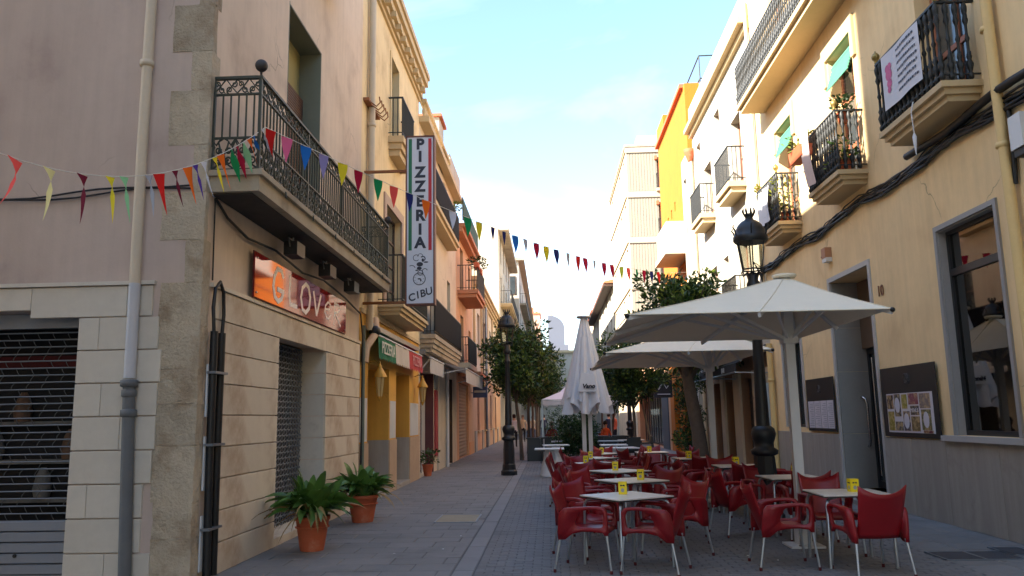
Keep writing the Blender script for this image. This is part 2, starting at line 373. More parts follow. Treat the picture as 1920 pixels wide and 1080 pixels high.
pv = MB().box(-30, 7, -24, 150, -.1, -.008).build('pavement', gm); tag(pv, kind='structure')
def pav_mesh(w, l, h=.03, c=.006):
    m = MB(); a, b = w / 2, l / 2
    p = [(-a, -b, -h), (a, -b, -h), (a, b, -h), (-a, b, -h), (-a, -b, -c), (a, -b, -c), (a, b, -c), (-a, b, -c), (-a + c, -b + c, 0), (a - c, -b + c, 0), (a - c, b - c, 0), (-a + c, b - c, 0)]
    return m.add(p, [(i, (i + 1) % 4, 4 + (i + 1) % 4, 4 + i) for i in range(4)] + [(4 + i, 4 + (i + 1) % 4, 8 + (i + 1) % 4, 8 + i) for i in range(4)] + [(8, 9, 10, 11)])
def field(name, cells, mat, limit, gap=.008):
    """cells: (x, y, w, l); the nearest ones become parts, the rest one joined part"""
    cells = sorted(cells, key=lambda c: c[1] if c[1] > 7.4 else 900); cache = {}; rest = MB()
    for i, (x, y, w, l) in enumerate(cells):
        dz = random.uniform(-.003, .0015)
        if i < limit:
            k = (round(w, 3), round(l, 3))
            if k not in cache: cache[k] = pav_mesh(w - gap, l - gap).mesh(name, mat)
            link(name, cache[k], pv, (x, y, dz), (random.gauss(0, .004), random.gauss(0, .004), 0))
        else:
            t = pav_mesh(w - gap, l - gap); rest.add([(a + x, b + y, c + dz) for a, b, c in t.v], t.f)
    if rest.v: tag(rest.build(name + '_field', mat, pv), kind='stuff')
bricks = []
y = 4.0; row = 0
while y < 44:
    off = 0 if row % 2 else .1
    x = -.82 + off
    if off: bricks.append((-.82 + .05, y + .05, .1, .1))
    while x < 4.15: bricks.append((x + .1, y + .05, .2, .1)); x += .2
    y += .1; row += 1
field('paver', bricks, pave, 300)
slabs = []
y = 4.0; row = 0
while y < 60:
    x = -14.0 if y < 8 else -3.62; x += (row % 2) * .3 - .3
    while x < -1.06:
        w = min(.6, -1.06 - x)
        if w > .1: slabs.append((x + w / 2, y + .2, w, .4))
        x += .6
    y += .4; row += 1
field('paving_slab', slabs, flag_m, 190, .01)
field('kerb_stone', [(-.94, 4.4 + i * .8, .22, .8) for i in range(70)], strip_m, 40)
rs = []
y = 4.0; row = 0
while y < 44:
    for k in range(3):
        rs.append((4.2 + .24 + k * .47, y + .2 + (k % 2) * .2, .47, .4))
    y += .4; row += 1
field('border_slab', rs, flag_m, 60, .008)
# covers let into the paving
def cover(x, y, w, l, label, mat, bars=0, name='manhole_cover'):
    o = MB().box(-w / 2, w / 2, -l / 2, l / 2, -.02, .006).build(name, mat, None, (x, y, .002)); tag(o, label, 'cover')
    f = MB()
    for a in (-1, 1): f.box(a * (w / 2 + .012) - .012, a * (w / 2 + .012) + .012, -l / 2 - .024, l / 2 + .024, -.02, .009); f.box(-w / 2, w / 2, a * (l / 2 + .012) - .012, a * (l / 2 + .012) + .012, -.02, .009)
    f.build('cover_frame', galv, o)
    if bars: MB().box(-.012, .012, -l / 2, l / 2, .006, .010).build('cover_joint', strip_m, o)
cover(-1.5, 13.25, .62, .95, 'beige square access cover set into the grey paving', M('beige_cover', (150, 138, 116), .8, var=.1, scale=5, bump=.2))
cover(4.62, 9.35, .8, .5, 'dark rectangular access cover near the grey plinth, the left of a pair', M('dark_cover', (58, 58, 62), .7, var=.12, scale=6, bump=.3), 1)
cover(5.2, 9.6, .3, .5, 'small dark access cover against the grey plinth, the right of a pair', MATS['dark_cover'])
lit = [MB().prism([(random.uniform(.5, 1) * .022 * math.cos(a * 1.05), random.uniform(.5, 1) * .018 * math.sin(a * 1.05)) for a in range(6)], lambda u, v, d: (u, v, d), 0, .004).mesh('litter', white_paint) for _ in range(3)]
for i, (x, y, s) in enumerate([(-1.9, 9.9, 'beside the terracotta pot'), (-1.35, 10.2, 'on the grey slabs left of the pale kerb strip'), (-1.25, 11.3, 'in front of the beige access cover'), (-.35, 18.0, 'beyond the beige access cover'), (2.2, 9.5, 'under the right tables'), (2.45, 9.2, 'left of the white parasol foot')]):
    tag(link('paper_scrap', lit[i % 3], None, (x, y, .004), (0, 0, i)), 'white paper scrap on the paving ' + s, 'litter', 'paper scraps on the paving')

# ------------------------------------------------------------------ LEFT 1: corner building
YC = 8.1; L = PX(LX, -1); Fr = PY(YC)
b1 = thing('corner_building', 'beige corner building with stone clad ground floor and long iron balcony', 'building', (-6, 12, 0), world=True)
T1 = 12.5
m = MB(); wall(m, L, YC, 15.1, 0, T1, [(10.5, 12.78, .0, 2.76, .42, 1), (10.62, 12.25, 4.2, 7.57, .42), (10.62, 12.25, 9.2, 11.8, .3)])
m.quad(L(15.1, 0, 0), L(15.1, T1, 0), L(15.1, T1, 8), L(15.1, 0, 8)); m.quad(L(YC, T1, 0), L(15.1, T1, 0), L(15.1, T1, 8), L(YC, T1, 8)); m.quad(L(YC, 0, 8), L(15.1, 0, 8), L(15.1, T1, 8), L(YC, T1, 8)); m.build('street_wall', stucco_pink, b1)
m = MB(); wall(m, Fr, -11.75, LX, 0, T1, [(-7.7, -4.87, 0, 2.78, .28, 1)]); m.build('side_wall', stucco_mauve, b1)
MB().box(-11.7, -3.45, YC - .15, 15.1, T1, T1 + .16).build('eaves', concrete, b1)
cache = {}
def slab(parent, P, u0, u1, v0, v1, t, mat, name='stone_slab', back=.01):
    k = (round(u1 - u0, 3), round(v1 - v0, 3), t, mat.name, P(1, 0, 0)[0] == P(0, 0, 0)[0])
    if k not in cache:
        w, h, c = (u1 - u0) / 2, (v1 - v0) / 2, .004; m = MB(); o = P(0, 0, 0)
        Q = lambda u, v, d: tuple(a - b for a, b in zip(P(u, v, d), o))
        p = [Q(a * w, b * h, back) for a, b in ((-1, -1), (1, -1), (1, 1), (-1, 1))] + [Q(a * w, b * h, -t + c) for a, b in ((-1, -1), (1, -1), (1, 1), (-1, 1))] + [Q(a * (w - c), b * (h - c), -t) for a, b in ((-1, -1), (1, -1), (1, 1), (-1, 1))]
        m.add(p, [(4 * j + i, 4 * j + (i + 1) % 4, 4 * j + 4 + (i + 1) % 4, 4 * j + 4 + i) for j in (0, 1) for i in range(4)] + [(8, 9, 10, 11)])
        cache[k] = m.mesh(name, mat)
    return link(name, cache[k], parent, P((u0 + u1) / 2, (v0 + v1) / 2, random.uniform(-.0015, .0015)))
CZ = [0, .33, .665, 1.0, 1.335, 1.675, 2.015, 2.355, 2.70, 3.03]
g_ = .006
for j in range(9):                                                   # cladding facing the viewer
    z0, z1 = CZ[j] + .001, CZ[j + 1] - 2 * g_; e = [-3.99, -4.10, -4.10, -4.02, -4.0, -4.0, -3.98, -4.02, -4.1][j]
    cut = [-4.87, -4.87 + [.42, .68, .2, .55, .5, .28, .62, .22, .5][j], e]
    if z1 > 2.79: cut = [-7.7, -6.6, -5.4] + cut[1:]
    for a, b in zip(cut[:-1], cut[1:]):
        if b - a > .05: slab(b1, Fr, a, b - .003, max(z0, 2.785) if z1 > 2.79 and b < -4.9 else z0, z1, .03, travertine_grey)
    if z1 > 2.79: pass
for j in range(9):                                                   # cladding along the street
    z0, z1 = CZ[j] + .001, CZ[j + 1] - 2 * g_
    us = [8.42] + [8.42 + 2.08 + (j % 2) * 1.4 + 2.28 * k for k in range(4)]; us = [u for u in us if u < 15.0] + [15.08]
    for a, b in zip(us[:-1], us[1:]):
        for c, d in ((a, min(b, 10.5)), (max(a, 12.78), b)) if z0 < 2.6 else ((a, b),):
            if d - c > .04:
                zz = z0 if z0 < 2.6 else z0
                slab(b1, L, c, d - .002, zz, z1, .03, travertine)
MB().wbox(L, 8.3, 15.1, 3.03, 3.075, -.05, .01).build('string_course', travertine, b1)
MB().wbox(Fr, -11.5, -4.08, 3.03, 3.07, -.05, .01).build('string_course', travertine_grey, b1)
for j in range(8):                                                   # grey reveal of the doorway
    MB().box(LX - .42, LX - .002, 12.772, 12.80, CZ[j] + .002, min(2.74, CZ[j + 1] - 2 * g_)).build('reveal_slab', travertine_grey, b1)
z = .0; i = 0
while z < T1 - .4:                                                   # rough quoins at the corner
    h = random.uniform(.34, .62); lo = (i % 2 == 0); w = random.choice([.46, .43, .34, .4]) if lo else random.uniform(.12, .22); w2 = random.uniform(.04, .1) if lo else random.uniform(.1, .24)
    if z < 3: w = random.uniform(.38, .46); w2 = random.uniform(.1, .2)
    if z > 3 and i % 5 == 4: w = .14
    q = .016 if z < 3 else .012
    bm = bmesh.new(); bmesh.ops.create_cube(bm, size=1)
    bmesh.ops.subdivide_edges(bm, edges=bm.edges[:], cuts=3, use_grid_fill=True)
    x0, x1, y0, y1 = LX - w, LX + q, YC - q, YC + w2
    for v in bm.verts:
        v.co = Vector(((x0 + x1) / 2 + v.co.x * (x1 - x0), (y0 + y1) / 2 + v.co.y * (y1 - y0), z + h / 2 + v.co.z * (h - .003)))
        v.co += Vector((random.uniform(-.012, .004) if v.co.x > x1 - .001 or v.co.x < x0 + .001 else 0, random.uniform(-.003, .01) if v.co.y < y0 + .001 else 0, random.uniform(-.006, .006)))
    me = bpy.data.meshes.new('quoin_stone'); bm.to_mesh(me); bm.free(); me.materials.append(granite); link('quoin_stone', me, b1)
    z += h; i += 1
# rolled steel grille of the shop facing the viewer
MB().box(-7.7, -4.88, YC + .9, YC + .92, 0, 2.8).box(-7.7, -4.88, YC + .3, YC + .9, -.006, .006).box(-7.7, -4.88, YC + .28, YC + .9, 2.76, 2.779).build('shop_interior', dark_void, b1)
sh = MB().box(-7.7, -4.87, YC + .2, YC + .28, 2.62, 2.775).build('shutter', shutter_grey, b1)
bar = MB().tube([(-1.41, 0, 0), (1.41, 0, 0)], .008, 6).mesh('grille_bar', galv)
for k in range(27): link('grille_bar', bar, sh, (-6.285, YC + .2, .62 + .075 * k))
zz = MB()
for r_ in range(26):
    for c_ in range(17):
        if random.random() < .25: continue
        x = -7.6 + c_ * .165 + (r_ % 4) * .04; z = .62 + .075 * r_; s_ = 1 if (r_ // 2) % 2 else -1
        zz.tube([(x, YC + .2, z), (x + .018 * s_, YC + .19, z + .037), (x + .042 * s_, YC + .2, z + .075)], .004, 4, cap=False)
tag(zz.build('grille_links', link_dark, sh), kind='stuff')
sl_ = MB().prism([(0, .002), (.02, .01), (.02, .095), (0, .103), ], lambda d, z, u: (u, -d, z), -1.415, 1.415).mesh('slat', shutter_grey)
for k in range(5): link('slat', sl_, sh, (-6.285, YC + .2, .09 + .107 * k))
MB().box(-7.7, -4.87, YC + .19, YC + .23, .02, .088).build('bottom_bar', shutter_grey, sh); MB().lathe([(.02, 0), (.02, .01)], 10).build('lock', black_plastic, sh, (-5.5, YC + .178, .28)).rotation_euler = (R(90), 0, 0)
dk = [M('shop_red', (84, 24, 26), .8, var=.2, scale=5), M('shop_grey', (112, 110, 106), .8, var=.3, scale=3), M('shop_brown', (104, 80, 64), .8, var=.2, scale=4)]
rr = MB().box(-7.6, -4.95, YC + .84, YC + .88, 2.25, 2.38).build('display_banner', dk[0], b1)
for k in range(3): MB().box(-7.6, -4.95, YC + .78, YC + .86, .75 + k * .42, .80 + k * .42).build('display_shelf', dk[1], b1)
for k in range(9):
    x = -7.4 + k * .29; MB().lathe([(.08, 0), (.1, .1), (.07, .25), (.03, .33)], 8).build('display_item', dk[1 + k % 2], b1, (x, YC + .8, .8 + (k % 3) * .42))
# grille of the street doorway
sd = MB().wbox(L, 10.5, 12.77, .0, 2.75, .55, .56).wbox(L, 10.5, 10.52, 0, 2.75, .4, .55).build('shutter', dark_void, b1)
for k in range(33): MB().tube([L(10.52, .06 + k * .083, .36), L(12.75, .06 + k * .083, .36)], .008, 5, cap=False).build('grille_bar', galv, sd)
zz = MB()
for r_ in range(32):
    for c_ in range(14):
        u = 10.58 + c_ * .16 + (r_ % 2) * .08; v = .06 + r_ * .083
        zz.tube([L(u + .05 * math.cos(a), v + .041 + .036 * math.sin(a), .36) for a in [i * math.pi / 4 for i in range(8)]], .008, 4, closed=True)
tag(zz.build('grille_rings', galv, sd), kind='stuff')
MB().wbox(L, 10.5, 12.76, -.01, .1, -.02, .42).build('doorstep', travertine, b1)
# upper balcony door with a half lowered blind
MB().wbox(L, 10.63, 12.24, 4.2, 7.56, .36, .40).build('blind_box', M('olive_infill', (150, 140, 92), .8, var=.05), b1)
bl = MB().wbox(L, 10.65, 12.22, 4.2, 6.75, .30, .31).build('roller_blind', brown_blind, b1)
slm = MB().wbox(lambda u, v, d: (-d, u, v), -.78, .78, .004, .04, -.018, 0).mesh('blind_slat', brown_blind)
for k in range(58): link('blind_slat', slm, bl, L(11.435, 4.2 + k * .044, .30) )
lin_ = MB(); lin_.wbox(L, 10.60, 10.615, 4.2, 7.6, -.004, .3).wbox(L, 12.235, 12.249, 4.2, 7.565, .003, .36).wbox(L, 10.622, 12.23, 7.55, 7.566, .003, .36); lin_.build('door_reveal', olive_reveal, b1)
# the long iron balcony
bx = -3.05; b0, be = 8.17, 15.25; zt = 4.26
bal = MB().box(LX - .02, bx, b0, be, zt - .22, zt).build('balcony', concrete, b1)
MB().box(LX - .02, bx + .04, b0 - .04, be + .02, zt - .05, zt + .012).build('slab_edge', concrete, bal)
MB().box(LX + .01, bx - .1, b0 + .06, be - .06, zt - .235, zt - .221).build('soffit', M('dark_soffit', (72, 66, 60), .95, var=.2, scale=1.5, bump=.2, stain=((44, 40, 38), 1.2, .5, .7, .6)), bal)  # dark plate with random darker patches under the slab
def rail_frame(z, w, h, nm):
    mm = MB(); mm.box(bx - .03 - w / 2, bx - .03 + w / 2, b0 + .01, be - .02, z - h / 2, z + h / 2)
    mm.box(LX, bx - .03 - w / 2, b0 + .02 - w / 2 + .012, b0 + .02 + w / 2 + .012, z - h / 2, z + h / 2); mm.box(LX, bx - .03 - w / 2, be - .04 - w / 2, be - .04 + w / 2, z - h / 2, z + h / 2)
    return mm.build(nm, green_iron, bal)
rail_frame(zt + 1.08, .05, .03, 'handrail'); rail_frame(zt + .89, .03, .02, 'upper_rail'); rail_frame(zt + .39, .03, .02, 'middle_rail'); rail_frame(zt + .03, .035, .025, 'bottom_rail')
bme = MB().lathe([(.011, .40), (.011, .89)], 6).mesh('baluster', green_iron); pst = MB().box(-.016, .016, -.016, .016, 0, 1.08).mesh('post', green_iron)
n = 64
for k in range(n + 1):
    yy = b0 + .032 + (be - b0 - .07) * k / n; link('post' if k % 16 == 0 else 'baluster', pst if k % 16 == 0 else bme, bal, (bx - .03, yy, zt))
for k in range(1, 6):
    for yy in (b0 + .032, be - .04): link('baluster', bme, bal, (LX + .02 + (bx - .03 - LX) * k / 6, yy, zt))
link('post', pst, bal, (LX + .01, b0 + .032, zt))
sc_ = MB(); s2 = []
for sx in (-1, 1):
    s2 += [spiral(sx * .075, .11, .012, .055, R(90), sx * 1.4), spiral(sx * .07, .235, .01, .04, R(-90), -sx * 1.3), [(sx * .02, .36), (sx * .07, .33), (sx * .045, .25), (sx * .01, .18), (sx * .05, .08), (sx * .13, .03)], [(sx * .155, .34), (sx * .12, .27), (sx * .15, .2), (sx * .11, .16)], [(sx * .155, .03), (sx * .13, .1), (sx * .155, .17)], [(sx * .03, .37), (sx * .10, .29), (sx * .155, .36)]]
for pl in s2: sc_.tube([(0, a, b) for a, b in pl], .0125, 4, cap=False)
sc_ = sc_.mesh('scroll_panel', green_iron)
fr = MB()
for sx in (-1, 1):
    for pl in (spiral(sx * .05, .055, .012, .042, R(0), sx * 1.2), spiral(sx * .115, .12, .01, .038, R(180), sx * 1.1), [(sx * .01, .02), (sx * .08, .1), (sx * .155, .17)], [(sx * .01, .17), (sx * .09, .08), (sx * .155, .02)]):
        fr.tube([(0, a, b) for a, b in pl], .009, 4, cap=False)
fr = fr.mesh('scroll_frieze', green_iron)
n = 22; st = (be - b0 - .06) / n
for k in range(n):
    yy = b0 + .03 + st * (k + .5); link('scroll_panel', sc_, bal, (bx - .03, yy, zt + .02)); link('scroll_frieze', fr, bal, (bx - .03, yy, zt + .89))
for k in range(2):
    for yy in (b0 + .032, be - .04):
        x = LX + .13 + .26 * k; link('scroll_panel', sc_, bal, (x, yy, zt + .02), (0, 0, R(90))).scale = (1, .82, 1); link('scroll_frieze', fr, bal, (x, yy, zt + .89), (0, 0, R(90))).scale = (1, .82, 1)
MB().lathe([(.012, 0), (.014, .05), (.03, .06)], 8).sphere((0, 0, .125), .07, 14, 9).build('finial', M('iron_ball', (52, 48, 48), .6, var=.1), bal, (bx - .03, b0 + .03, zt + 1.09)); MB().lathe([(.012, 0), (.03, .06)], 8).sphere((0, 0, .125), .07, 14, 9).build('finial', MATS['iron_ball'], bal, (bx - .03, be - .04, zt + 1.09))
for k in range(6): MB().tube([(bx + .0, 8.9 + k * 1.1, zt - .0), (bx + .05, 8.9 + k * 1.1, zt - .04), (bx + .05, 8.9 + k * 1.1, zt - .1)], .01, 5).build('rail_hook', green_iron, bal)
# balcony of the floor above
balcony(L, b1, 10.3, 12.9, .55, 9.15, .25, 1.0, slab=concrete, metal=green_iron, steps=2)
# pipes, cables on the corner building
downpipe([(-4.26, YC - .1, 2.05), (-4.27, YC - .1, 4.5), (-4.22, YC - .1, 12.4)], .055, pvc_cream, b1, collars=[(-4.27, YC - .1, 5.45)])
MB().tube([(-4.26, YC - .1, 2.05), (-4.262, YC - .1, 3.03)], .058, 12).build('downpipe', pvc_white, b1)['label'] = 'white lower length of downpipe'
gp = MB().tube([(-4.19, YC - .1, .0), (-4.26, YC - .1, 2.02)], [.062, .06], 14).build('downpipe', pvc_grey, b1); gp['label'] = 'grey cast iron foot of downpipe'
for z, r_ in ((2.0, .085), (1.9, .072), (1.7, .078), (.05, .09)): MB().lathe([(.06, -.04), (r_, -.03), (r_, .03), (.06, .04)], 14, (-4.19 - .07 * z / 2, YC - .1, z)).build('pipe_collar', pvc_grey, gp)
cab = thing('power_cable', 'pair of thick black power cables looping down the stone corner', 'cable', (LX + .06, 8.42, 0), world=True)
MB().tube([(LX + .07, 8.36, .03), (LX + .06, 8.34, 1.2), (LX + .06, 8.33, 2.55)], .042, 10).build('conduit', black_plastic, cab)
MB().tube([(LX + .07, 8.52, .03), (LX + .07, 8.50, 1.2), (LX + .06, 8.53, 2.55)], .042, 10).build('conduit', black_plastic, cab)
MB().tube([(LX + .06, 8.33, 2.5), (LX + .05, 8.30, 2.8), (LX + .05, 8.34, 3.02), (LX + .06, 8.43, 3.1), (LX + .06, 8.53, 3.0), (LX + .06, 8.56, 2.75), (LX + .06, 8.53, 2.5)], .02, 8).build('cable_loop', black_plastic, cab)
for z in (.5, 1.35, 2.1): MB().box(LX + .02, LX + .12, 8.27, 8.59, z, z + .025).build('clamp', galv, cab)
for z in (.1, .9, 1.65): MB().box(LX + .012, LX + .03, 8.28, 8.34, z, z + .55).build('backing_strip', white_paint, cab)
wc = thing('wall_cable', 'thin dark cables sagging across the mauve side wall', 'cable', (-4, YC - .03, 4), world=True)
for dz in (0, .035): MB().tube([(x, YC - .03, 4.02 + dz + .05 * math.sin(x * 1.3) + .02 * math.sin(x * 4 + dz * 50)) for x in np.arange(-11, -3.5, .25)], .011, 5).build('wire', black_plastic, wc)
wc2 = thing('wall_cable', 'dark cables under the long balcony leading to its floodlights', 'cable', (-3.5, 10, 3.8), world=True)
MB().tube([(LX + .03, 8.3, 4.0), (LX + .04, 8.6, 3.86), (LX + .05, 9.2, 3.76), (LX + .08, 10.1, 3.8), (LX + .1, 11.2, 3.7), (LX + .1, 12.3, 3.78), (LX + .1, 13.6, 3.7), (LX + .05, 15.0, 3.6), (LX + .06, 15.15, 3.2), (LX + .05, 15.18, .3)], .016, 6).build('wire', black_plastic, wc2)
MB().tube([(LX + .02, 8.3, 4.0), (LX + .02, 8.32, 3.1)], .009, 5).build('wire', black_plastic, wc2)
for i, (yy, s) in enumerate([(10.25, 'nearest'), (11.85, 'middle'), (13.35, 'farthest')]):
    t = thing('floodlight', f'black floodlight under the long balcony, the {s} of three above the red sign', 'lamp', (-3.32, yy, 3.86), 0, 'floodlights over the red sign')
    MB().box(-.09, .09, -.17, .17, -.12, .06).build('housing', black_plastic, t); MB().box(-.10, -.09, -.14, .14, -.1, .03).build('lens', pane_dark, t)
    MB().tube([(-.0, -.19, -.02), (-.02, -.19, .1), (-.02, .19, .1), (0, .19, -.02)], .01, 5).build('bracket', galv, t); MB().tube([(-.02, .0, .1), (-.02, 0, .14)], .012, 5).build('stem', galv, t)
# red shop sign
sg = thing('shop_sign', 'glossy red acrylic GLOVER sign fixed above the shuttered doorway', 'sign', (LX + .05, 11.6, 3.36), world=True)
MB().wbox(L, 9.4, 13.8, 3.09, 3.645, -.075, -.06).build('sign_board', red_acrylic, sg)
MB().wbox(L, 9.385, 13.815, 3.075, 3.66, -.06, -.05).build('sign_back', dark_red_plastic, sg)
strokes = {'G': [[(.75, .8), (.6, .97), (.3, .97), (.08, .7), (.03, .4), (.15, .1), (.4, .0), (.65, .12), (.78, .35), (.35, .36)]], 'L': [[(.2, 1), (.15, .3), (.25, .05), (.8, .06)]], 'O': [[(.45, 1), (.15, .8), (.03, .45), (.2, .06), (.5, 0), (.8, .2), (.88, .6), (.7, .93), (.45, 1)]], 'V': [[(.1, .95), (.45, .0), (.85, .95)]], 'E': [[(.85, .75), (.55, .85), (.25, .62), (.2, .3), (.4, .03), (.7, .05), (.85, .3)], [(.22, .45), (.7, .5)]], 'R': [[(.15, .0), (.2, .95)], [(.15, .9), (.7, .9), (.75, .65), (.25, .5), (.9, .0)]]}
for k, (ch, sc2) in enumerate(zip('GLOVER', [1, .95, .95, .8, .75, .85])):
    m = MB()
    for st_ in strokes[ch]:
        pts = [Vector((a, b)) for a, b in st_]
        for a, b in zip(pts[:-1], pts[1:]):
            d = (b - a).normalized() * .07; q = Vector((-d.y, d.x))
            if ch == 'E' or ch == 'R': q *= .7
            c4 = [a - d * .5 + q, a - d * .5 - q, b + d * .5 - q, b + d * .5 + q]
            m.prism([(10.05 + k * .58 + p.x * .52, 3.37 - .22 * sc2 + p.y * .44 * sc2) for p in c4], L, -.0765 - .0006 * len(m.f) / 6, -.074)
    m.build('letter', letter_white, sg)
for u, v in ((9.47, 3.15), (9.47, 3.58), (13.73, 3.15), (13.73, 3.58)): MB().sphere(L(u, v, -.078), .012, 8, 5).build('sign_screw', steel, sg)

# ------------------------------------------------------------------ houses across the side street, behind the viewer's left shoulder
for nm, lb, x0, x1, y0, y1, h_, mt in (('tall_block', 'tall beige apartment block across the side street, behind the viewer', -16.2, -3.7, -22, 1.0, 27, stucco_pale), ('side_street_house', 'ochre house farther along the side street, behind the viewer', -42, -16.4, -16, .8, 16.8, stucco_cream)):
    t = thing(nm, lb, 'building', ((x0 + x1) / 2, (y0 + y1) / 2, 0), world=True); B = lambda u, v, d: (u, y1 - d, v); wn = []
    for k in range(int((x1 - x0) / 2.6)):
        for j in range(int(h_ / 3.2)): wn.append((x0 + .8 + k * 2.6, x0 + 2.0 + k * 2.6, .9 + j * 3.2, 2.9 + j * 3.2, .25))
    m = MB(); wall(m, B, x0, x1, 0, h_, wn); m.quad((x0, y0, 0), (x1, y0, 0), (x1, y0, h_), (x0, y0, h_)); m.quad((x0, y0, h_), (x1, y0, h_), (x1, y1, h_), (x0, y1, h_))
    for x in (x0, x1): m.quad((x, y0, 0), (x, y1, 0), (x, y1, h_), (x, y0, h_))
    m.build('wall', mt, t)
    for w_ in wn: MB().wbox(B, *w_[:4], .15, .2).build('window', pane_far, t)

# ------------------------------------------------------------------ LEFT 2: pizzeria building
TXL = (R(90), 0, R(90)); TXF = (R(90), 0, 0); TXR = (R(90), 0, R(-90))
b2 = thing('pizzeria_building', 'cream building with ochre ground floor under the tall pizzeria sign', 'building', (-7, 18.6, 0), world=True)
Y0, Y1, T2 = 15.1, 22.2, 11.1
gh = [(15.92, 18.05, 0, 2.72, .75), (18.9, 20.7, 0, 2.72, .75)]
m = MB(); wall(m, L, Y0, Y1, 0, 3.72, gh); m.build('ground_wall', stucco_ochre, b2)
uh = [(18.0, 18.95, 8.15, 10.25, .3), (17.5, 19.4, 4.06, 6.45, .3)]
m = MB(); wall(m, L, Y0, Y1, 3.72, T2, uh); body(m, L, Y0 + .001, Y1, 0, T2, 9); m.build('upper_wall', stucco_cream, b2)
for a, b, c, d, e in gh:                                             # far and near reveals clad in grey stone to waist height
    MB().box(LX - .74, LX - .001, b - .025, b + .001, .0, 1.15).build('stone_slab', grey_stone, b2)
    MB().box(LX - .745, LX - .74, a, b, 0, 2.7).build('door_leaf', dark_wood, b2)
    MB().wbox(L, a, b, 0, .1, -.03, .75).build('doorstep', grey_stone, b2)
for a, b in ((15.12, 15.92), (18.05, 18.9), (20.7, 22.19)):
    MB().wbox(L, a, b, .0, 1.15, -.025, .01).build('stone_slab', M('warm_stone', (176, 150, 124), .7, var=.1, scale=3, bump=.1, objvar=.06), b2)
    MB().wbox(L, a + .1, b - .1, 1.18, 2.02, -.012, .01).build('tile_panel', M('white_tile', (206, 206, 204), .3, var=.03, scale=8), b2)
m = MB(); 
for k, (z, o_) in enumerate([(10.8, .06), (10.9, .12), (11.05, .2), (11.23, .28), (11.43, .33)]): m.box(LX - .01, LX + o_, Y0 + .01, Y1 - .01, z, z + (.1, .15, .18, .2, .16)[k] - .002)
m.build('cornice', cream_trim, b2)
for k in range(11): MB().box(LX, LX + .26, Y0 + .35 + k * .62, Y0 + .5 + k * .62, 10.91, 11.05).build('cornice_bracket', cream_trim, b2)
window(L, b2, 18.0, 18.95, 8.15, 10.25, .2, olive_reveal, pane_far, 2, 3); surround(L, b2, 18.0, 18.95, 8.15, 10.25, .1, .03, stucco_cream)
balcony(L, b2, 17.75, 19.4, .36, 8.15, .45, .95, slab=cream_trim, steps=3)
window(L, b2, 17.5, 19.4, 4.06, 6.45, .2, dark_wood, pane_far, 2, 4); surround(L, b2, 17.5, 19.4, 4.06, 6.45, .22, .04, M('pinkish_stone', (176, 150, 132), .8, var=.08, scale=4, bump=.1))
balcony(L, b2, 16.75, 20.3, .56, 4.05, .24, 1.05, slab=cream_trim, steps=3)
MB().wbox(L, Y0 + .02, Y1 - .02, 3.66, 3.74, -.04, .01).build('string_course', cream_trim, b2)
downpipe([(LX + .09, 15.62, 3.35), (LX + .09, 15.62, 10.4)], .07, pvc_cream, b2, collars=[(LX + .09, 15.62, 7.6), (LX + .09, 15.62, 5.0)])
downpipe([(LX + .12, 16.0, 3.6), (LX + .2, 15.7, 3.3), (LX + .09, 15.35, 3.0), (LX + .07, 15.3, 2.7)], .075, M('pinkish_pipe', (200, 170, 140), .7, var=.08, scale=4), b2)
downpipe([(LX + .07, 15.22, .02), (LX + .07, 15.22, 3.4)], .03, M('dull_green_pipe', (104, 110, 96), .6, var=.1, scale=4), b2)
rk = thing('wall_hook_rack', 'rusty iron hook bracket on the cream wall above the pizzeria sign', 'bracket', (LX + .05, 15.6, 8.0), world=True)
MB().wbox(L, 15.2, 16.3, 7.98, 8.04, -.12, .02).build('plate', rust, rk)
for k in range(5): MB().tube([(LX + .12, 15.35 + k * .2, 8.0), (LX + .24, 15.35 + k * .2, 7.9), (LX + .32, 15.35 + k * .2, 7.98), (LX + .3, 15.35 + k * .2, 8.1)], .014, 5).build('hook', rust, rk)
# tall hanging sign
ps = thing('pizzeria_sign', 'tall white hanging sign reading PIZZERIA with green and red stripes', 'sign', (-2.455, 15.4, 3.82), world=True)
sx0, sx1, sz0, sz1, sy = -2.735, -2.175, 3.80, 7.21, 15.3
MB().box(sx0 + .015, sx1 - .015, sy, sy + .2, sz0 + .015, sz1 - .015).build('sign_box', M('sign_white', (214, 216, 224), .35, var=.02, scale=3), ps)
m = MB(); m.box(sx0 - .01, sx0 + .018, sy - .012, sy + .21, sz0, sz1).box(sx1 - .018, sx1 + .01, sy - .012, sy + .21, sz0, sz1).box(sx0 - .009, sx1 + .009, sy - .012, sy + .21, sz1 - .018, sz1 + .012).box(sx0 - .009, sx1 + .009, sy - .012, sy + .21, sz0 - .012, sz0 + .016)
m.build('sign_frame', M('sign_frame_brown', (110, 66, 54), .6, var=.1, scale=6), ps)
MB().box(sx0 + .05, sx0 + .115, sy - .004, sy + .001, 4.87, sz1 - .05).build('green_stripe', M('sign_green', (22, 110, 72), .45), ps)
MB().box(sx1 - .115, sx1 - .05, sy - .004, sy + .001, 4.87, sz1 - .05).build('red_stripe', M('sign_red', (190, 30, 44), .45), ps)
nav = M('sign_navy', (38, 42, 58), .5)
zs = [(272, 'P'), (296, 'I'), (326, 'Z'), (353, 'Z'), (381, 'E'), (408, 'R'), (434, 'I'), (459, 'A')]
for y_, ch in zs: link('letter', text_mesh(ch, .30, .002, nav, 'letter', .014), ps, (-2.455, sy - .004, 7.21 - (y_ - 256) / 92.4), TXF)
m = MB()
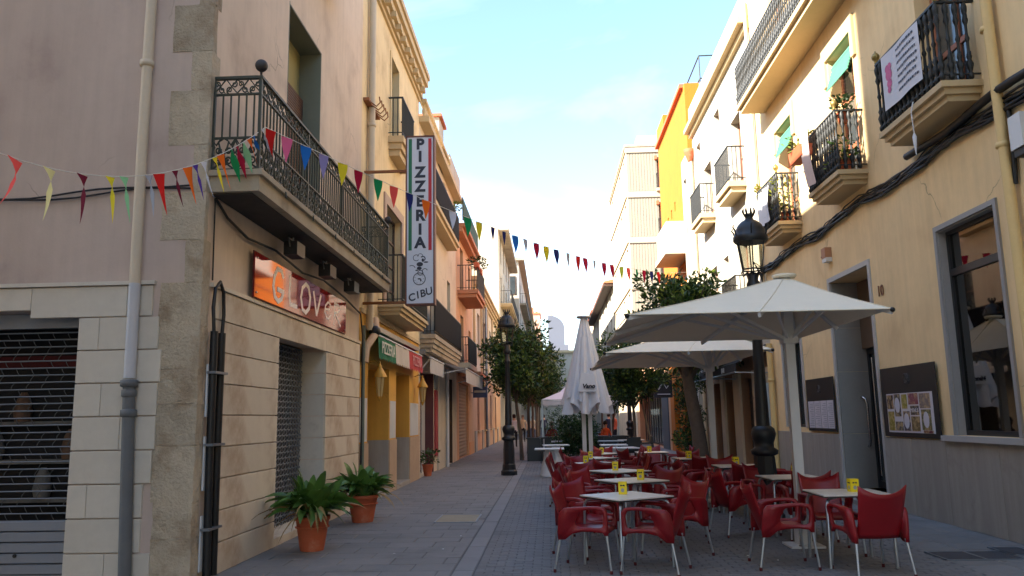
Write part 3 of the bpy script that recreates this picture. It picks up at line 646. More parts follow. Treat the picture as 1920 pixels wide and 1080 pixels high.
def arc(cx, cz, r, a0, a1, w=.012, n=16):
    for i in range(n):
        a, b = a0 + (a1 - a0) * i / n, a0 + (a1 - a0) * (i + 1) / n
        p = [(cx + q * math.cos(t), cz + q * math.sin(t)) for q, t in ((r - w / 2, a), (r + w / 2, a), (r + w / 2, b), (r - w / 2, b))]
        m.quad(*[(x, sy - .004, z) for x, z in p])
cz = 4.30
arc(-2.47, cz, .118, 0, 6.2832, .016, 28)
for k in range(9): arc(-2.47 + .09 * math.cos(k * .7), cz + .09 * math.sin(k * .7), .004, 0, 6.28, .008, 5)
arc(-2.45, cz + .12, .05, 0, 6.28, .014); arc(-2.36, cz + .15, .05, .3, 4.2, .014)
for x, z, w, h in ((-2.47, cz + .0, .07, .03), (-2.44, cz - .03, .03, .05), (-2.46, cz + .29, .13, .09), (-2.40, cz + .37, .05, .07), (-2.47, cz + .21, .10, .07), (-2.34, cz + .33, .10, .03), (-2.52, cz + .17, .06, .025)):
    m.quad(*[(x + w / 2 * math.cos(t) , sy - .0042, z + h / 2 * math.sin(t)) for t in [i * math.pi / 5 for i in range(10)]])
arc(-2.53, cz + .42, .06, .6, 5.6, .012); arc(-2.45, cz + .45, .05, 0, 3.3, .01); arc(-2.40, cz + .4, .045, -1, 2.5, .02); arc(-2.62, cz + .2, .07, .3, 2.2, .014)
m.build('cook_emblem', nav, ps)
for k, ch in enumerate('CIBU'): link('letter', text_mesh(ch, .20, .002, nav, 'letter', .004, .12), ps, (-2.62 + [0, .115, .215, .335][k], sy - .004, 3.93 + [0, .045, .075, .115][k]), (R(90), R(-14), 0))
for z in (6.5, 3.83): MB().box(LX - .02, sx0 - .01, sy + .07, sy + .12, z, z + .05).build('bracket_rod', rust, ps)
# striped awning
aw = thing('awning', 'short green, white and red scalloped awning over the pizzeria doors', 'awning', (-3.4, 18.5, 3.2), world=True)
seg = [(15.75, 17.5, M('awning_green', (26, 112, 78), .85, var=.06, scale=4, leaf=.1), 'green end of awning'), (17.5, 19.35, M('awning_white', (206, 196, 186), .85, var=.05, scale=4, leaf=.1), 'white middle of awning'), (19.35, 21.3, M('awning_red', (186, 62, 66), .85, var=.06, scale=4, leaf=.1), 'red end of awning')]
for a, b, mt, lb in seg:
    m = MB(); n = 10
    for i in range(n):
        u, v = a + (b - a) * i / n, a + (b - a) * (i + 1) / n; mid = (u + v) / 2
        m.quad((LX, u, 3.42), (LX, v, 3.42), (-3.36, v, 3.25), (-3.36, u, 3.25))
        wv = lambda q: -3.36 + .015 * math.sin(q * 9)
        m.add([(wv(u), u, 3.25), (wv(v), v, 3.25), (wv(v) + .02, v, 2.84), (wv(mid) + .02, mid, 2.78), (wv(u) + .02, u, 2.84)], [(0, 1, 2, 3, 4)])
    m.build('valance', mt, aw)['label'] = lb
aw_w = M('awning_print', (214, 214, 200), .8)
link('lettering', text_mesh('PIZZERIA', .34, .002, aw_w, bold=.004, spacing=1.0), aw, (-3.322, 16.62, 3.03), TXL); link('lettering', text_mesh('PIZZERIA', .34, .002, M('awning_print_pale', (214, 150, 150), .8)), aw, (-3.322, 20.32, 3.03), TXL)
MB().tube([(-3.36, 15.7, 3.26), (-3.36, 21.35, 3.26)], .02, 6).build('front_bar', white_paint, aw); MB().wbox(L, 15.72, 21.33, 3.4, 3.5, -.14, 0).build('casing', galv, aw)
MB().sphere((-3.42, 15.68, 3.33), .12, 8, 6).build('winch', black_plastic, aw)
brass = M('old_brass', (176, 134, 52), .5, metal=.35, var=.15, scale=9)
for i, (yy, s) in enumerate([(16.0, 'left of the dark pizzeria door'), (21.5, 'right of the pizzeria doors under the red awning end')]):
    t = thing('wall_lantern', 'yellow metal wall lantern ' + s, 'lantern', (-3.38, yy, 2.0), 0, 'yellow wall lanterns')
    MB().lathe([(.03, .05), (.05, .0), (.03, -.05), (.01, -.09)], 6, (0, 0, .05)).build('base', brass, t)
    f = MB()
    for k in range(6): a = k * math.pi / 3; f.tube([(.06 * math.cos(a), .06 * math.sin(a), .06), (.105 * math.cos(a), .105 * math.sin(a), .45)], .008, 4)
    f.build('cage', brass, t); MB().lathe([(.055, .06), (.10, .44)], 6).build('glass', M('frosted_glass', (190, 168, 120), .3, var=.05), t)
    MB().lathe([(.15, .44), (.14, .47), (.07, .60), (.045, .63), (.05, .66), (.015, .70), (.02, .74), (.004, .77)], 6).build('roof', brass, t)
    MB().tube([(0, 0, .7), (-.1, 0, .78), (-.23, 0, .72), (-.23, 0, .6)], .013, 6).build('arm', brass, t)

# ------------------------------------------------------------------ LEFT 3: building with black panelled balconies
b3 = thing('narrow_building', 'narrow pale building with two black panelled balconies and stone balustrade', 'building', (-7, 27, 0), world=True)
Y0, Y1, T3 = 22.2, 31.4, 10.2
gh = [(22.45, 25.1, 0, 3.0, .5), (27.9, 30.0, 0, 3.05, .5)]
m = MB(); wall(m, L, Y0, Y1, 0, T3, gh + [(24.2, 25.6, 7.95, 10.0, .3), (24.4, 25.6, 3.97, 6.4, .3), (28.6, 29.5, 5.0, 6.6, .3), (27.5, 28.7, 7.95, 10.0, .3)]); body(m, L, Y0 + .001, Y1, 0, T3, 9); m.build('wall', stucco_pale, b3)
for a, b in ((24.2, 25.6), (27.5, 28.7)): window(L, b3, a, b, 7.95, 10.0, .2, dark_wood, pane_far, 2, 3)
window(L, b3, 24.4, 25.6, 3.97, 6.4, .2, dark_wood, pane_far, 2, 3); window(L, b3, 28.6, 29.5, 5.0, 6.6, .2, dark_wood, pane_far, 1, 2)
scr = M('railing_mesh', (14, 14, 16), .8, var=.15, scale=6, spec=.1)
balcony(L, b3, 22.35, 29.3, .45, 3.97, .5, 1.05, slab=concrete, steps=4, solid=scr)
balcony(L, b3, 22.35, 28.8, .45, 7.95, .26, .98, slab=cream_trim, steps=2, solid=scr)
MB().wbox(L, Y0, Y1, T3, T3 + .18, -.3, .02).build('cornice', cream_trim, b3)
bme = MB().lathe([(.05, 0), (.04, .05), (.07, .2), (.035, .36), (.05, .42)], 7).mesh('baluster', cream_trim)
for k in range(26): link('baluster', bme, b3, (LX + .12, Y0 + .2 + k * .22, T3 + .18))
MB().wbox(L, Y0 + .02, Y0 + 5.9, T3 + .6, T3 + .72, -.22, -.02).build('parapet_rail', cream_trim, b3); MB().wbox(L, Y0 + 5.9, Y1 - .02, T3 + .18, T3 + 1.0, -.2, .1).build('parapet', stucco_white, b3)
ch = thing('chimney', 'white rendered chimney with flat cap above the narrow pale building', 'chimney', (-4.0, 26.5, T3), world=True)
MB().box(-4.4, -3.55, 26.2, 27.4, T3, T3 + 1.7).build('stack', stucco_white, ch); MB().box(-4.5, -3.45, 26.1, 27.5, T3 + 1.7, T3 + 1.8).build('cap', tile_red, ch)
dr = M('maroon_door', (74, 30, 34), .5, var=.1, scale=5)
MB().box(LX - .5, LX - .002, 25.06, 25.102, 0, 2.99).build('recess_shade_lining', M('maroon_recess_shade', (86, 40, 42), .6, var=.1, scale=4), b3)  # added dark maroon lining, recess and awning shade put into its colour
MB().box(LX - .5, LX - .002, 29.96, 30.002, 0, 3.04).build('recess_shade_lining', dark_wood, b3)  # likewise added, its dark wood stands in for shade in the second opening
shutter_slats(L, b3, 22.5, 24.4, .1, 2.55, .3, M('maroon_shutter', (88, 48, 50), .5, var=.1, scale=3), .1)
MB().wbox(L, 24.42, 25.05, .0, 2.55, .26, .30).build('door_panel', trim_stone, b3); MB().wbox(L, 22.46, 25.05, 2.56, 2.99, .25, .30).build('fascia', dr, b3)
MB().wbox(L, 25.2, 25.75, .45, 2.5, -.05, .01).build('red_panel', M('red_panel', (150, 40, 44), .5, var=.08, scale=4), b3); MB().wbox(L, 25.2, 25.75, 2.52, 3.0, -.05, .01).build('grey_panel', galv, b3)
MB().wbox(L, 25.8, 27.85, 0, 3.1, -.06, .01).build('pilaster', stucco_white, b3)
MB().wbox(L, 27.92, 29.98, 0, 3.0, .15, .18).build('door_leaf', dark_void, b3)
downpipe([(LX + .12, 27.6, .0), (LX + .12, 27.6, 3.3)], .06, pvc_white, b3)
for k in range(2):
    t = thing('retractable_awning', ['grey white awning with deep valance over the brown roller shutter', 'half folded pale awning above the maroon shuttered door'][k], 'awning', (-3.3, [29, 24][k], 3.3), world=True)
    a, b, o_, zb = [(25.3, 31.6, 1.0, 2.95), (22.35, 25.3, .3, 3.1)][k]
    m = MB(); n = 12
    for i in range(n):
        u, v = a + (b - a) * i / n, a + (b - a) * (i + 1) / n
        m.quad((LX + .1, u, 3.42), (LX + .1, v, 3.42), (LX + o_, v, zb + .2), (LX + o_, u, zb + .2)); m.quad((LX + o_, u, zb + .2), (LX + o_, v, zb + .2), (LX + o_ + .01 * math.sin(v * 8), v, zb - .22), (LX + o_ + .01 * math.sin(u * 8), u, zb - .22))
    m.build('awning_cloth', M('awning_greywhite', (196, 192, 188), .85, var=.06, scale=3, leaf=.15), t)
    MB().wbox(L, a, b, 3.4, 3.55, -.16, .0).build('casing', galv, t); MB().tube([(LX + o_, a, zb + .21), (LX + o_, b, zb + .21)], .025, 6).build('front_bar', white_paint, t)
    for u in (a + .15, b - .15): MB().tube([(LX + .05, u, 3.0), (LX + o_ - .02, u, zb + .2)], .02, 6).build('arm', white_paint, t)
sp = thing('planter_pot', 'small leafy plant at the maroon shuttered door', 'plant', (-3.5, 23.2, 0))
MB().lathe([(.1, 0), (.16, .3), (.17, .32)], 10).build('pot', terracotta, sp)
def tuft(parent, n, r, h, mat, w=.06, seed=0, name='leaves', c=(0, 0, 0)):
    rg = random.Random(seed); m = MB()
    for _ in range(n):
        a = rg.uniform(0, 6.283); q = rg.uniform(.1, 1) * r; z = rg.uniform(.1, 1) * h; p = Vector((c[0] + q * math.cos(a), c[1] + q * math.sin(a), c[2] + z)); d = Vector((math.cos(a + rg.uniform(-.7, .7)), math.sin(a), rg.uniform(-.4, 1))).normalized() * w * rg.uniform(1, 2.2)
        s = d.cross(Vector((rg.uniform(-1, 1), rg.uniform(-1, 1), 1))).normalized() * w * .45
        m.add([p, p + d * .5 + s, p + d, p + d * .5 - s], [(0, 1, 2, 3)])
    return m.build(name, mat, parent)
tuft(sp, 160, .26, .45, lvs[1], .07, 3, c=(0, 0, .28))

# ------------------------------------------------------------------ LEFT 4: orange building
b4 = thing('orange_building', 'orange building with roof terrace behind a green screen', 'building', (-7, 35, 0), world=True)
Y0, Y1, T4 = 31.4, 38.2, 9.3
m = MB(); wall(m, L, Y0, Y1, 0, T4, [(32.2, 36.0, 0, 3.05, .13), (33.0, 34.2, 6.76, 8.8, .3), (33.0, 34.2, 3.9, 5.9, .3), (36.4, 37.4, 6.9, 8.6, .3), (36.4, 37.4, 3.9, 5.6, .3)]); body(m, L, Y0 + .001, Y1, 0, T4, 9); m.build('wall', stucco_orange, b4)
shutter_slats(L, b4, 32.3, 35.9, .05, 3.0, .09, M('brown_grey_shutter', (122, 112, 102), .6, var=.06, scale=3), .14)
for a, b, c, d in ((33.0, 34.2, 6.76, 8.8), (33.0, 34.2, 3.9, 5.9), (36.4, 37.4, 6.9, 8.6), (36.4, 37.4, 3.9, 5.6)): window(L, b4, a, b, c, d, .22, dark_wood, pane_far, 2, 3)
m = MB().wbox(L, Y0 - .1, Y1, T4 - .05, T4 + .1, -.45, .02).wbox(L, Y0 - .1, Y1, T4 - .25, T4 - .06, -.3, .02); m.build('cornice', M('orange_trim', (180, 120, 86), .8, var=.08, scale=3), b4)
oc = MATS['orange_trim']
balcony(L, b4, 31.9, 35.6, .85, 6.76, .3, 1.02, slab=oc, steps=2); balcony(L, b4, 31.0, 34.5, .55, 3.75, .2, 1.0, metal=iron, slab=concrete, solid=scr)
MB().wbox(L, 32.0, 37.2, 3.3, 3.45, -.9, .01).build('door_canopy', oc, b4)
MB().wbox(L, 36.3, Y1, 0, .55, -.03, .01).build('plinth', M('orange_plinth', (206, 150, 104), .8, var=.08, scale=3), b4)
fe = thing('terrace_screen', 'dark green screen fence round the orange roof terrace', 'fence', (-3.3, 33, T4 + .1), world=True)
for k in range(8):
    MB().box(LX + .36, LX + .38, 30.9 + k * .84, 30.9 + k * .84 + .82, T4 + .12, T4 + 1.0).build('screen_panel', M('green_screen', (28, 70, 56), .8, var=.15, scale=8), fe)
    MB().tube([(LX + .35, 30.9 + k * .84, T4 + .1), (LX + .35, 30.9 + k * .84, T4 + 1.05)], .02, 6).build('post', green_iron, fe)
for k, (yy, zz_, lb) in enumerate([(32.2, 7.8, 'trailing plant in a box on the upper orange balcony rail'), (33.6, 7.8, 'red flowering plant on the upper orange balcony rail'), (27.9, 8.9, 'small shrub at the far end of the upper black balcony')]):
    t = thing('balcony_plant', lb, 'plant', (LX + (.78 if k < 2 else .3), yy, zz_)); MB().box(-.1, .1, -.35, .35, -.12, .08).build('plant_box', terracotta, t); tuft(t, 120, .34, .3, lvs[k % 3], .08, k + 20, c=(0, 0, .05))
bs = thing('blue_sign', 'small blue and white shop sign on the orange wall', 'sign', (LX + .35, 37.2, 2.9), world=True)
MB().box(LX + .1, LX + .75, 37.2, 37.3, 2.55, 3.05).build('sign_board', M('sign_blue', (70, 86, 128), .5, var=.05), bs); MB().box(LX + .16, LX + .69, 37.19, 37.2, 2.78, 2.88).build('sign_band', white_paint, bs); MB().box(LX - .01, LX + .1, 37.23, 37.27, 2.75, 2.8).build('bracket', galv, bs)

# ------------------------------------------------------------------ LEFT 5, 6, 7 farther along
b5 = thing('pilaster_building', 'low cream building with classical pilasters and an orange ground floor', 'building', (-7, 49, 0), world=True)
Y0, Y1, T5 = 38.2, 60, 8.2
wn = [(41 + k * 4.2, 42.4 + k * 4.2, 4.9, 7.0, .3) for k in range(4)]; gw = [(40.5 + k * 4.4, 41.7 + k * 4.4, 1.0, 3.0, .3) for k in range(4)]
m = MB(); wall(m, L, Y0, Y1, 3.8, T5, wn); body(m, L, Y0 + .001, Y1, 0, T5, 9); m.build('upper_wall', stucco_pale, b5)
m = MB(); wall(m, L, Y0, Y1, 0, 3.8, gw); m.build('ground_wall', stucco_orange, b5)
for h in wn + gw: window(L, b5, *h[:4], .22, dark_wood, pane_far, 2, 2); MB().wbox(L, h[0] - .1, h[1] + .1, h[2] - .1, h[2], -.1, .01).build('sill', cream_trim, b5)
for k in range(6): MB().wbox(L, 38.6 + k * 4.2, 39.2 + k * 4.2, 3.9, T5 - .3, -.1, .01).build('pilaster', cream_trim, b5); MB().wbox(L, 38.9 + k * 4.2, 39.9 + k * 4.2, 0, 1.0, -.05, .01).build('plinth_block', grey_stone, b5)
m = MB()
for k in range(4): m.wbox(L, Y0, Y1, T5 - .3 + k * .14, T5 - .162 + k * .14, -.12 - k * .1, .02)
m.build('cornice', cream_trim, b5); MB().wbox(L, Y0, Y1, 3.72, 3.9, -.1, .01).build('string_course', cream_trim, b5)
for k in range(3): MB().box(LX - 1.1, LX - .6, 44 + k * 4, 44.6 + k * 4, T5 + .1, T5 + 3.4 - k * .7).build('roof_pier', concrete, b5)
downpipe([(LX + .1, 45.5, 0), (LX + .1, 45.5, T5 - .3)], .07, galv, b5); MB().tube([(LX + .1, 43.2, 3.4), (LX + .12, 43.0, 5), (LX + .1, 43.4, 8.2)], .05, 6).build('ivy_stem', bark, b5)
b6 = thing('tall_cream_building', 'tall cream building with a blank sunlit gable and stacked balconies', 'building', (-7, 69, 0), world=True)
Y0, Y1, T6 = 60, 79, 16.3
wn = [(62.5 + k * 4.2, 64.0 + k * 4.2, 2.9 + j * 3.3 + 1, 5.2 + j * 3.3 + 1, .3) for k in range(4) for j in range(4)]
m = MB(); wall(m, L, Y0, Y1, 0, T6, wn); body(m, L, Y0 + .001, Y1, 0, T6, 7); m.build('wall', stucco_white, b6)
for h in wn: window(L, b6, *h[:4], .22, dark_wood, pane_far, 2, 1)
for j in range(3): balcony(L, b6, 62, 78, .9, 3.9 + j * 3.3, .25, 1.0, slab=cream_trim, steps=2, gap=.22)
MB().wbox(L, Y0, Y1, T6 - .4, T6, -.8, .01).build('cornice', concrete, b6)
b7 = thing('flat_roofed_building', 'pale flat roofed apartment building beyond the left trees', 'building', (-5, 100, 0), world=True)
L7 = PX(-2.8, -1); F7 = PY(81); T7 = 17.6
wn = [(84 + k * 7, 86.5 + k * 7, 4 + j * 3.2, 6.2 + j * 3.2, .3) for k in range(9) for j in range(4)]
m = MB(); wall(m, L7, 81, 150, 0, T7, wn); body(m, L7, 81.001, 150, 0, T7, 9); m.build('wall', stucco_white, b7)
for h in wn: window(L7, b7, *h[:4], .22, dark_wood, pane_far, 2, 1)
for j in range(4): window(F7, b7, -4.2, -3.1, 4.5 + j * 3.2, 6.4 + j * 3.2, -.03, dark_wood, pane_far, 1, 1); balcony(L7, b7, 83, 140, .7, 3.9 + j * 3.2, .2, 1.0, gap=.5, slab=concrete)
MB().box(-12, -2.2, 80.6, 150, T7, T7 + .3).build('roof_slab', concrete, b7); MB().box(-6, -4.6, 82, 86, T7 + .3, T7 + 2.6).build('stair_housing', stucco_white, b7)
# the end of the street
b8 = thing('end_building', 'low sunlit cream building closing the end of the street', 'building', (1, 150, 0), world=True)
F8 = PY(135); wn = [(-4.5 + k * 3, -3 + k * 3, 5.5 + j * 3.0, 7.5 + j * 3.0, .3) for k in range(6) for j in range(2)] + [(-5 + k * 5, -1 + k * 5, .3, 4.2, .4) for k in range(3)]
m = MB(); wall(m, F8, -8, 14, 0, 12.3, wn); m.box(-8, 14, 135.02, 145, 0, 12.3); m.build('wall', stucco_white, b8)
for h in wn: window(F8, b8, *h[:4], .2, dark_frame, pane_far, 2, 1)
MB().box(-8.3, 14.3, 134.6, 145, 12.3, 12.7).build('cornice', cream_trim, b8); MB().box(-8, 14, 134.4, 134.98, 4.4, 5.0).build('fascia', concrete, b8)
b9 = thing('white_tower', 'distant white rounded tower block above the end of the street', 'building', (3, 232, 0), world=True)
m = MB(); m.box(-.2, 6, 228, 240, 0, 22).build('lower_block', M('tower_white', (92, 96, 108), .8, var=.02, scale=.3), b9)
m = MB(); n = 14; pr = [(.3, 0), (5, 0)] + [(5 - 4.7 * (1 - math.cos(t)), 27 + 3.8 * math.sin(t)) for t in [i * math.pi / 2 / n for i in range(n + 1)]] + [(.3, 30.8)]
m.prism(pr, lambda u, v, d: (u, 230 + d, v), 0, 9); m.build('tower_block', MATS['tower_white'], b9); MB().box(1.0, 1.8, 231, 233, 30.8, 32.6).build('roof_vent', concrete, b9)
for k in range(6): MB().box(-.2 + .3, 5.9, 227.9, 228, 3 + k * 3, 3.9 + k * 3).build('window_band', pane_far, b9)
b10 = thing('reddish_building', 'small reddish building beyond the left row', 'building', (-4, 190, 0), world=True)
m = MB().box(-9, -1.6, 190, 200, 0, 26); m.build('wall', M('brick_pink', (196, 150, 130), .85, var=.06, scale=1), b10); MB().box(-9.2, -1.4, 189.8, 200.2, 26, 26.5).build('roof_slab', tile_red, b10)
for k in range(3): MB().box(-4.5 + k * .9, -4.0 + k * .9, 192, 192.6, 26.5, 29 - k).build('chimney', tile_red, b10)

# ------------------------------------------------------------------ RIGHT 1: yellow building with the cafe
Q = PX(RX, 1)
r1 = thing('yellow_building', 'yellow building with grey stone plinth, big shop window and ornate iron balconies', 'building', (9, 14, 0), world=True)
Y0, Y1, T = -22.0, 20.4, 13.2
hs = [(9.93, 11.42, 1.24, 4.10, .2, 1), (13.93, 15.85, .16, 4.10, .65), (17.95, 19.3, 1.27, 3.2, .2),
      (10.1, 11.4, 5.75, 8.45, .3), (13.8, 15.0, 5.6, 8.35, .45), (17.4, 18.6, 5.6, 8.2, .45), (10.4, 11.6, 9.3, 11.8, .3), (14.0, 15.2, 9.3, 11.8, .3), (17.4, 18.6, 9.3, 11.8, .3), (4, 6, 1.2, 4, .3), (5, 6.3, 5.7, 8.4, .3)]
m = MB(); wall(m, Q, Y0, Y1, 0, T, hs); body(m, Q, Y0, Y1 - .001, 0, T, 10); m.build('wall', stucco_yellow, r1)
us = [-2, 2, 4, 6, 7.6, 9.1]
def plinth(a, b, z0=0.0, z1=1.165): slab(r1, Q, a, b - .006, z0, z1, .035, grey_stone)
for a, b in ((6.3, 7.7), (7.7, 9.0), (9.0, 10.4), (10.4, 11.75), (11.75, 12.85), (12.85, 13.83), (15.95, 16.8), (16.8, 17.7), (17.7, 19.0), (19.0, 20.3)): plinth(a, b)
for z0, z1 in ((.16, 1.17), (1.175, 2.35), (2.355, 3.2), (3.205, 4.09)):      # stone lining of the doorway
    MB().box(RX + .005, RX + .64, 15.825, 15.852, z0, z1).build('reveal_slab', M('reveal_stone', (140, 138, 134), .6, var=.06, scale=3), r1); MB().box(RX + .005, RX + .64, 13.928, 13.955, z0, z1).build('reveal_slab', trim_stone, r1)
surround(Q, r1, 13.93, 15.85, .16, 4.10, .09, .03, trim_stone); surround(Q, r1, 9.93, 11.42, 1.24, 4.10, .07, .03, M('frame_stone', (150, 147, 144), .6, var=.05, scale=3)); surround(Q, r1, 17.95, 19.3, 1.27, 3.2, .1, .03, trim_stone)
MB().wbox(Q, 11.40, 11.419, 1.24, 4.10, .001, .1).wbox(Q, 9.931, 9.95, 1.24, 4.1, .001, .1).wbox(Q, 9.95, 11.4, 4.08, 4.099, .001, .1).build('window_lining', MATS['frame_stone'], r1)
MB().wbox(Q, 9.75, 11.75, 1.16, 1.235, -.09, .2).build('sill', trim_stone, r1)
MB().wbox(Q, 13.93, 15.85, .0, .16, -.02, .65).build('doorstep', grey_stone, r1); MB().wbox(Q, 13.93, 15.85, -.02, .08, -.35, -.021).build('doorstep', grey_stone, r1)
dr = MB().wbox(Q, 13.96, 14.06, .17, 2.78, .58, .63).wbox(Q, 15.72, 15.82, .17, 2.78, .58, .63).wbox(Q, 14.9, 14.97, .3, 2.68, .58, .63).wbox(Q, 14.06, 15.72, 2.68, 2.78, .58, .63).wbox(Q, 14.06, 15.72, .17, .3, .58, .63).build('door', dark_frame, r1)
MB().wbox(Q, 14.06, 15.72, .3, 2.68, .605, .61).build('pane', pane_far, dr)
for u in (15.1, 15.25, 15.55): MB().tube([Q(u, .4, .56), Q(u, 2.6, .56)], .018, 8).build('door_bar', steel, dr)
MB().wbox(Q, 13.96, 15.82, 2.785, 4.08, .5, .64).build('transom_panel', M('brown_panel', (92, 74, 58), .6, var=.1, scale=3), r1)
MB().tube([Q(15.83, .93, .47), Q(15.77, .95, .47), Q(15.74, 1.05, .47), Q(15.74, 1.72, .47), Q(15.75, 1.82, .45), Q(15.79, 1.86, .42), Q(15.83, 1.86, .41)], .024, 10).build('door_handle', steel, r1)
# shop window
w = MB(); fw = .07
w.wbox(Q, 9.93, 10.0, 1.24, 4.1, .1, .18); w.wbox(Q, 11.35, 11.42, 1.24, 4.1, .1, .18); w.wbox(Q, 10, 11.35, 1.24, 1.31, .1, .18); w.wbox(Q, 10, 11.35, 4.03, 4.1, .1, .18); w.wbox(Q, 10, 11.35, 3.44, 3.54, .1, .18)
w = w.build('window', dark_frame, r1)
MB().wbox(Q, 10, 11.35, 1.31, 3.44, .135, .143).build('pane', pane_dark, w); MB().wbox(Q, 10, 11.35, 3.54, 4.03, .135, .143).build('pane', pane_dark, w)
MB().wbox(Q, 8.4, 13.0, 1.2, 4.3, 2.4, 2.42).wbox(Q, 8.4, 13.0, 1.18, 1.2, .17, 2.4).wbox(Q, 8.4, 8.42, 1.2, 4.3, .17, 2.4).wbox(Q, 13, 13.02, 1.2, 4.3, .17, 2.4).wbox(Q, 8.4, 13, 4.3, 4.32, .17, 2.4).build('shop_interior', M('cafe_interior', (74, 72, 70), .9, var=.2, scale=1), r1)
m = MB()
for k in range(14): m.tube([Q(11.32 - k * .03, 1.3, .44 + .05 * (k % 2)), Q(11.32 - k * .03, 3.4, .44 + .05 * (k % 2))], .022, 6, cap=False)
m.build('curtain', teal_curtain, r1)
MB().wbox(Q, 10.05, 11.3, 1.2, 1.9, 1.2, 1.9).build('counter', dark_wood, r1)
yp = thing('window_plant', 'yellow green plant standing behind the big shop window', 'plant', (RX + .62, 10.8, 1.2)); MB().lathe([(.08, 0), (.12, .18)], 10).build('pot', white_paint, yp); tuft(yp, 120, .22, .45, M('yellow_leaf', (150, 150, 40), .5, var=.2, scale=6, leaf=.2), .07, 8, c=(0, 0, .15))
ns = thing('neon_sign', 'small pink script sign hanging inside the big shop window', 'sign', (RX + .36, 10.4, 3.0), world=True)
neon = M('neon_pink', (200, 40, 84), .5, emit=2.0)
m = MB(); X = RX + .34
for st_ in ([(.0, .0), (.1, .12), (.12, .0), (.2, .12)], [(.22, .12), (.24, .0), (.32, .12), (.34, 0)], [(.4, .26), (.42, .0), (.48, .02)], [(.36, .16), (.5, .18)], [(.5, .07), (.6, .1), (.55, .2), (.5, .1), (.62, .02)], [(-.18, -.1), (-.05, -.06), (.15, -.16), (.4, -.12)]):
    m.tube([(X, 10.72 - a * .8, 3.0 + b * .8) for a, b in st_], .009, 5)
m.build('tube_script', neon, ns); MB().box(X + .03, X + .05, 10.1, 10.9, 2.82, 3.26).build('backing', M('smoky_plate', (40, 30, 34), .3), ns)
for u in (10.1, 10.75): MB().tube([(X + .04, u, 3.26), (X + .04, u, 3.43)], .004, 4).build('wire', black_plastic, ns)
window(Q, r1, 17.95, 19.3, 1.27, 3.2, .14, dark_frame, pane_far, 2, 1, .06)
# menu boards
mb_m = M('board_black', (30, 29, 30), .45, var=.06, scale=4)
m1 = thing('menu_board', 'black board with a collage of food photographs beside the big window', 'sign', (RX - .05, 12.7, 1.7), world=True)
MB().wbox(Q, 11.8, 13.72, 1.18, 2.28, -.055, -.04).build('board', mb_m, m1); MB().wbox(Q, 11.95, 13.53, 1.25, 1.86, -.062, -.055).build('photo_sheet', M('sheet_white', (206, 200, 206), .5), m1)
rg = random.Random(5); cl = [(58, 40, 44), (70, 66, 70), (150, 140, 50), (140, 70, 84), (128, 112, 108), (140, 126, 40), (92, 88, 84), (80, 70, 88), (120, 96, 60), (96, 96, 60), (56, 56, 66), (110, 30, 70)]
cells = [(13.28, 13.51, 1.62, 1.84), (13.02, 13.24, 1.5, 1.85), (12.78, 12.97, 1.62, 1.84), (12.4, 12.73, 1.68, 1.85), (12.02, 12.36, 1.62, 1.84), (13.28, 13.5, 1.28, 1.58), (12.98, 13.25, 1.28, 1.42), (12.72, 12.95, 1.28, 1.58), (12.4, 12.68, 1.28, 1.5), (12.03, 12.33, 1.3, 1.6), (12.4, 12.68, 1.52, 1.66), (12.0, 12.3, 1.255, 1.295)]
for k, (a, b, c, d) in enumerate(cells):
    pm = M(f'food_print_{"abcdefghijkl"[k]}', cl[k], .4, var=.25, scale=14, stain=((200, 170, 120), 16, .45, .6, .7), world=True)
    ph = MB().wbox(Q, a, b, c, d, -.066, -.062).build('photo', pm, m1)
    if k in (1, 7, 9):
        MB().prism([((a + b) / 2 + .09 * math.cos(t), (c + d) / 2 + .12 * math.sin(t)) for t in [i * math.pi / 8 for i in range(16)]], Q, -.069, -.0665).build('plate_print', MATS['sheet_white'], ph)
link('lettering', text_mesh('MENÚS', .085, .001, MATS['sheet_white']), m1, Q(12.54, 1.59, -.0675), TXR)
m = MB()
for k in range(5): m.tube([Q(12.75 + .1 * math.cos(k * 1.3 + i * .5), 2.08 + .08 * math.sin(k + i * .8), -.056) for i in range(6)], .006, 4)
m.build('scroll_emblem', M('emblem_grey', (62, 60, 60), .5), m1)
m2 = thing('menu_board', 'black board holding four white price lists left of the cafe door', 'sign', (RX - .05, 16.7, 1.7), world=True)
MB().wbox(Q, 15.86 + .12, 17.66, 1.21, 2.28, -.055, -.04).build('board', mb_m, m2)
tx = M('faint_text', (150, 148, 158), .6)
for k in range(4):
    sh_ = MB().wbox(Q, 16.06 + k * .385, 16.41 + k * .385, 1.27, 1.82, -.062, -.055).build('price_list', MATS['sheet_white'], m2); m = MB()
    for j in range(13): m.wbox(Q, 16.09 + k * .385, 16.09 + k * .385 + rg.uniform(.14, .28), 1.31 + j * .037, 1.322 + j * .037, -.0635, -.062)
    tag(m.build('print', tx, sh_), kind='stuff')
m = MB()
for k in range(5): m.tube([Q(16.85 + .1 * math.cos(k * 1.3 + i * .5), 2.06 + .08 * math.sin(k + i * .8), -.056) for i in range(6)], .006, 4)
m.build('scroll_emblem', MATS['emblem_grey'], m2)
link('house_number', text_mesh('10', .26, .006, M('number_brown', (120, 70, 40), .5)), r1, Q(13.5, 3.57, -.012), TXR)
al = thing('alarm_box', 'small terracotta and white alarm box on the yellow wall', 'alarm', (RX - .08, 15.75, 4.62), world=True)
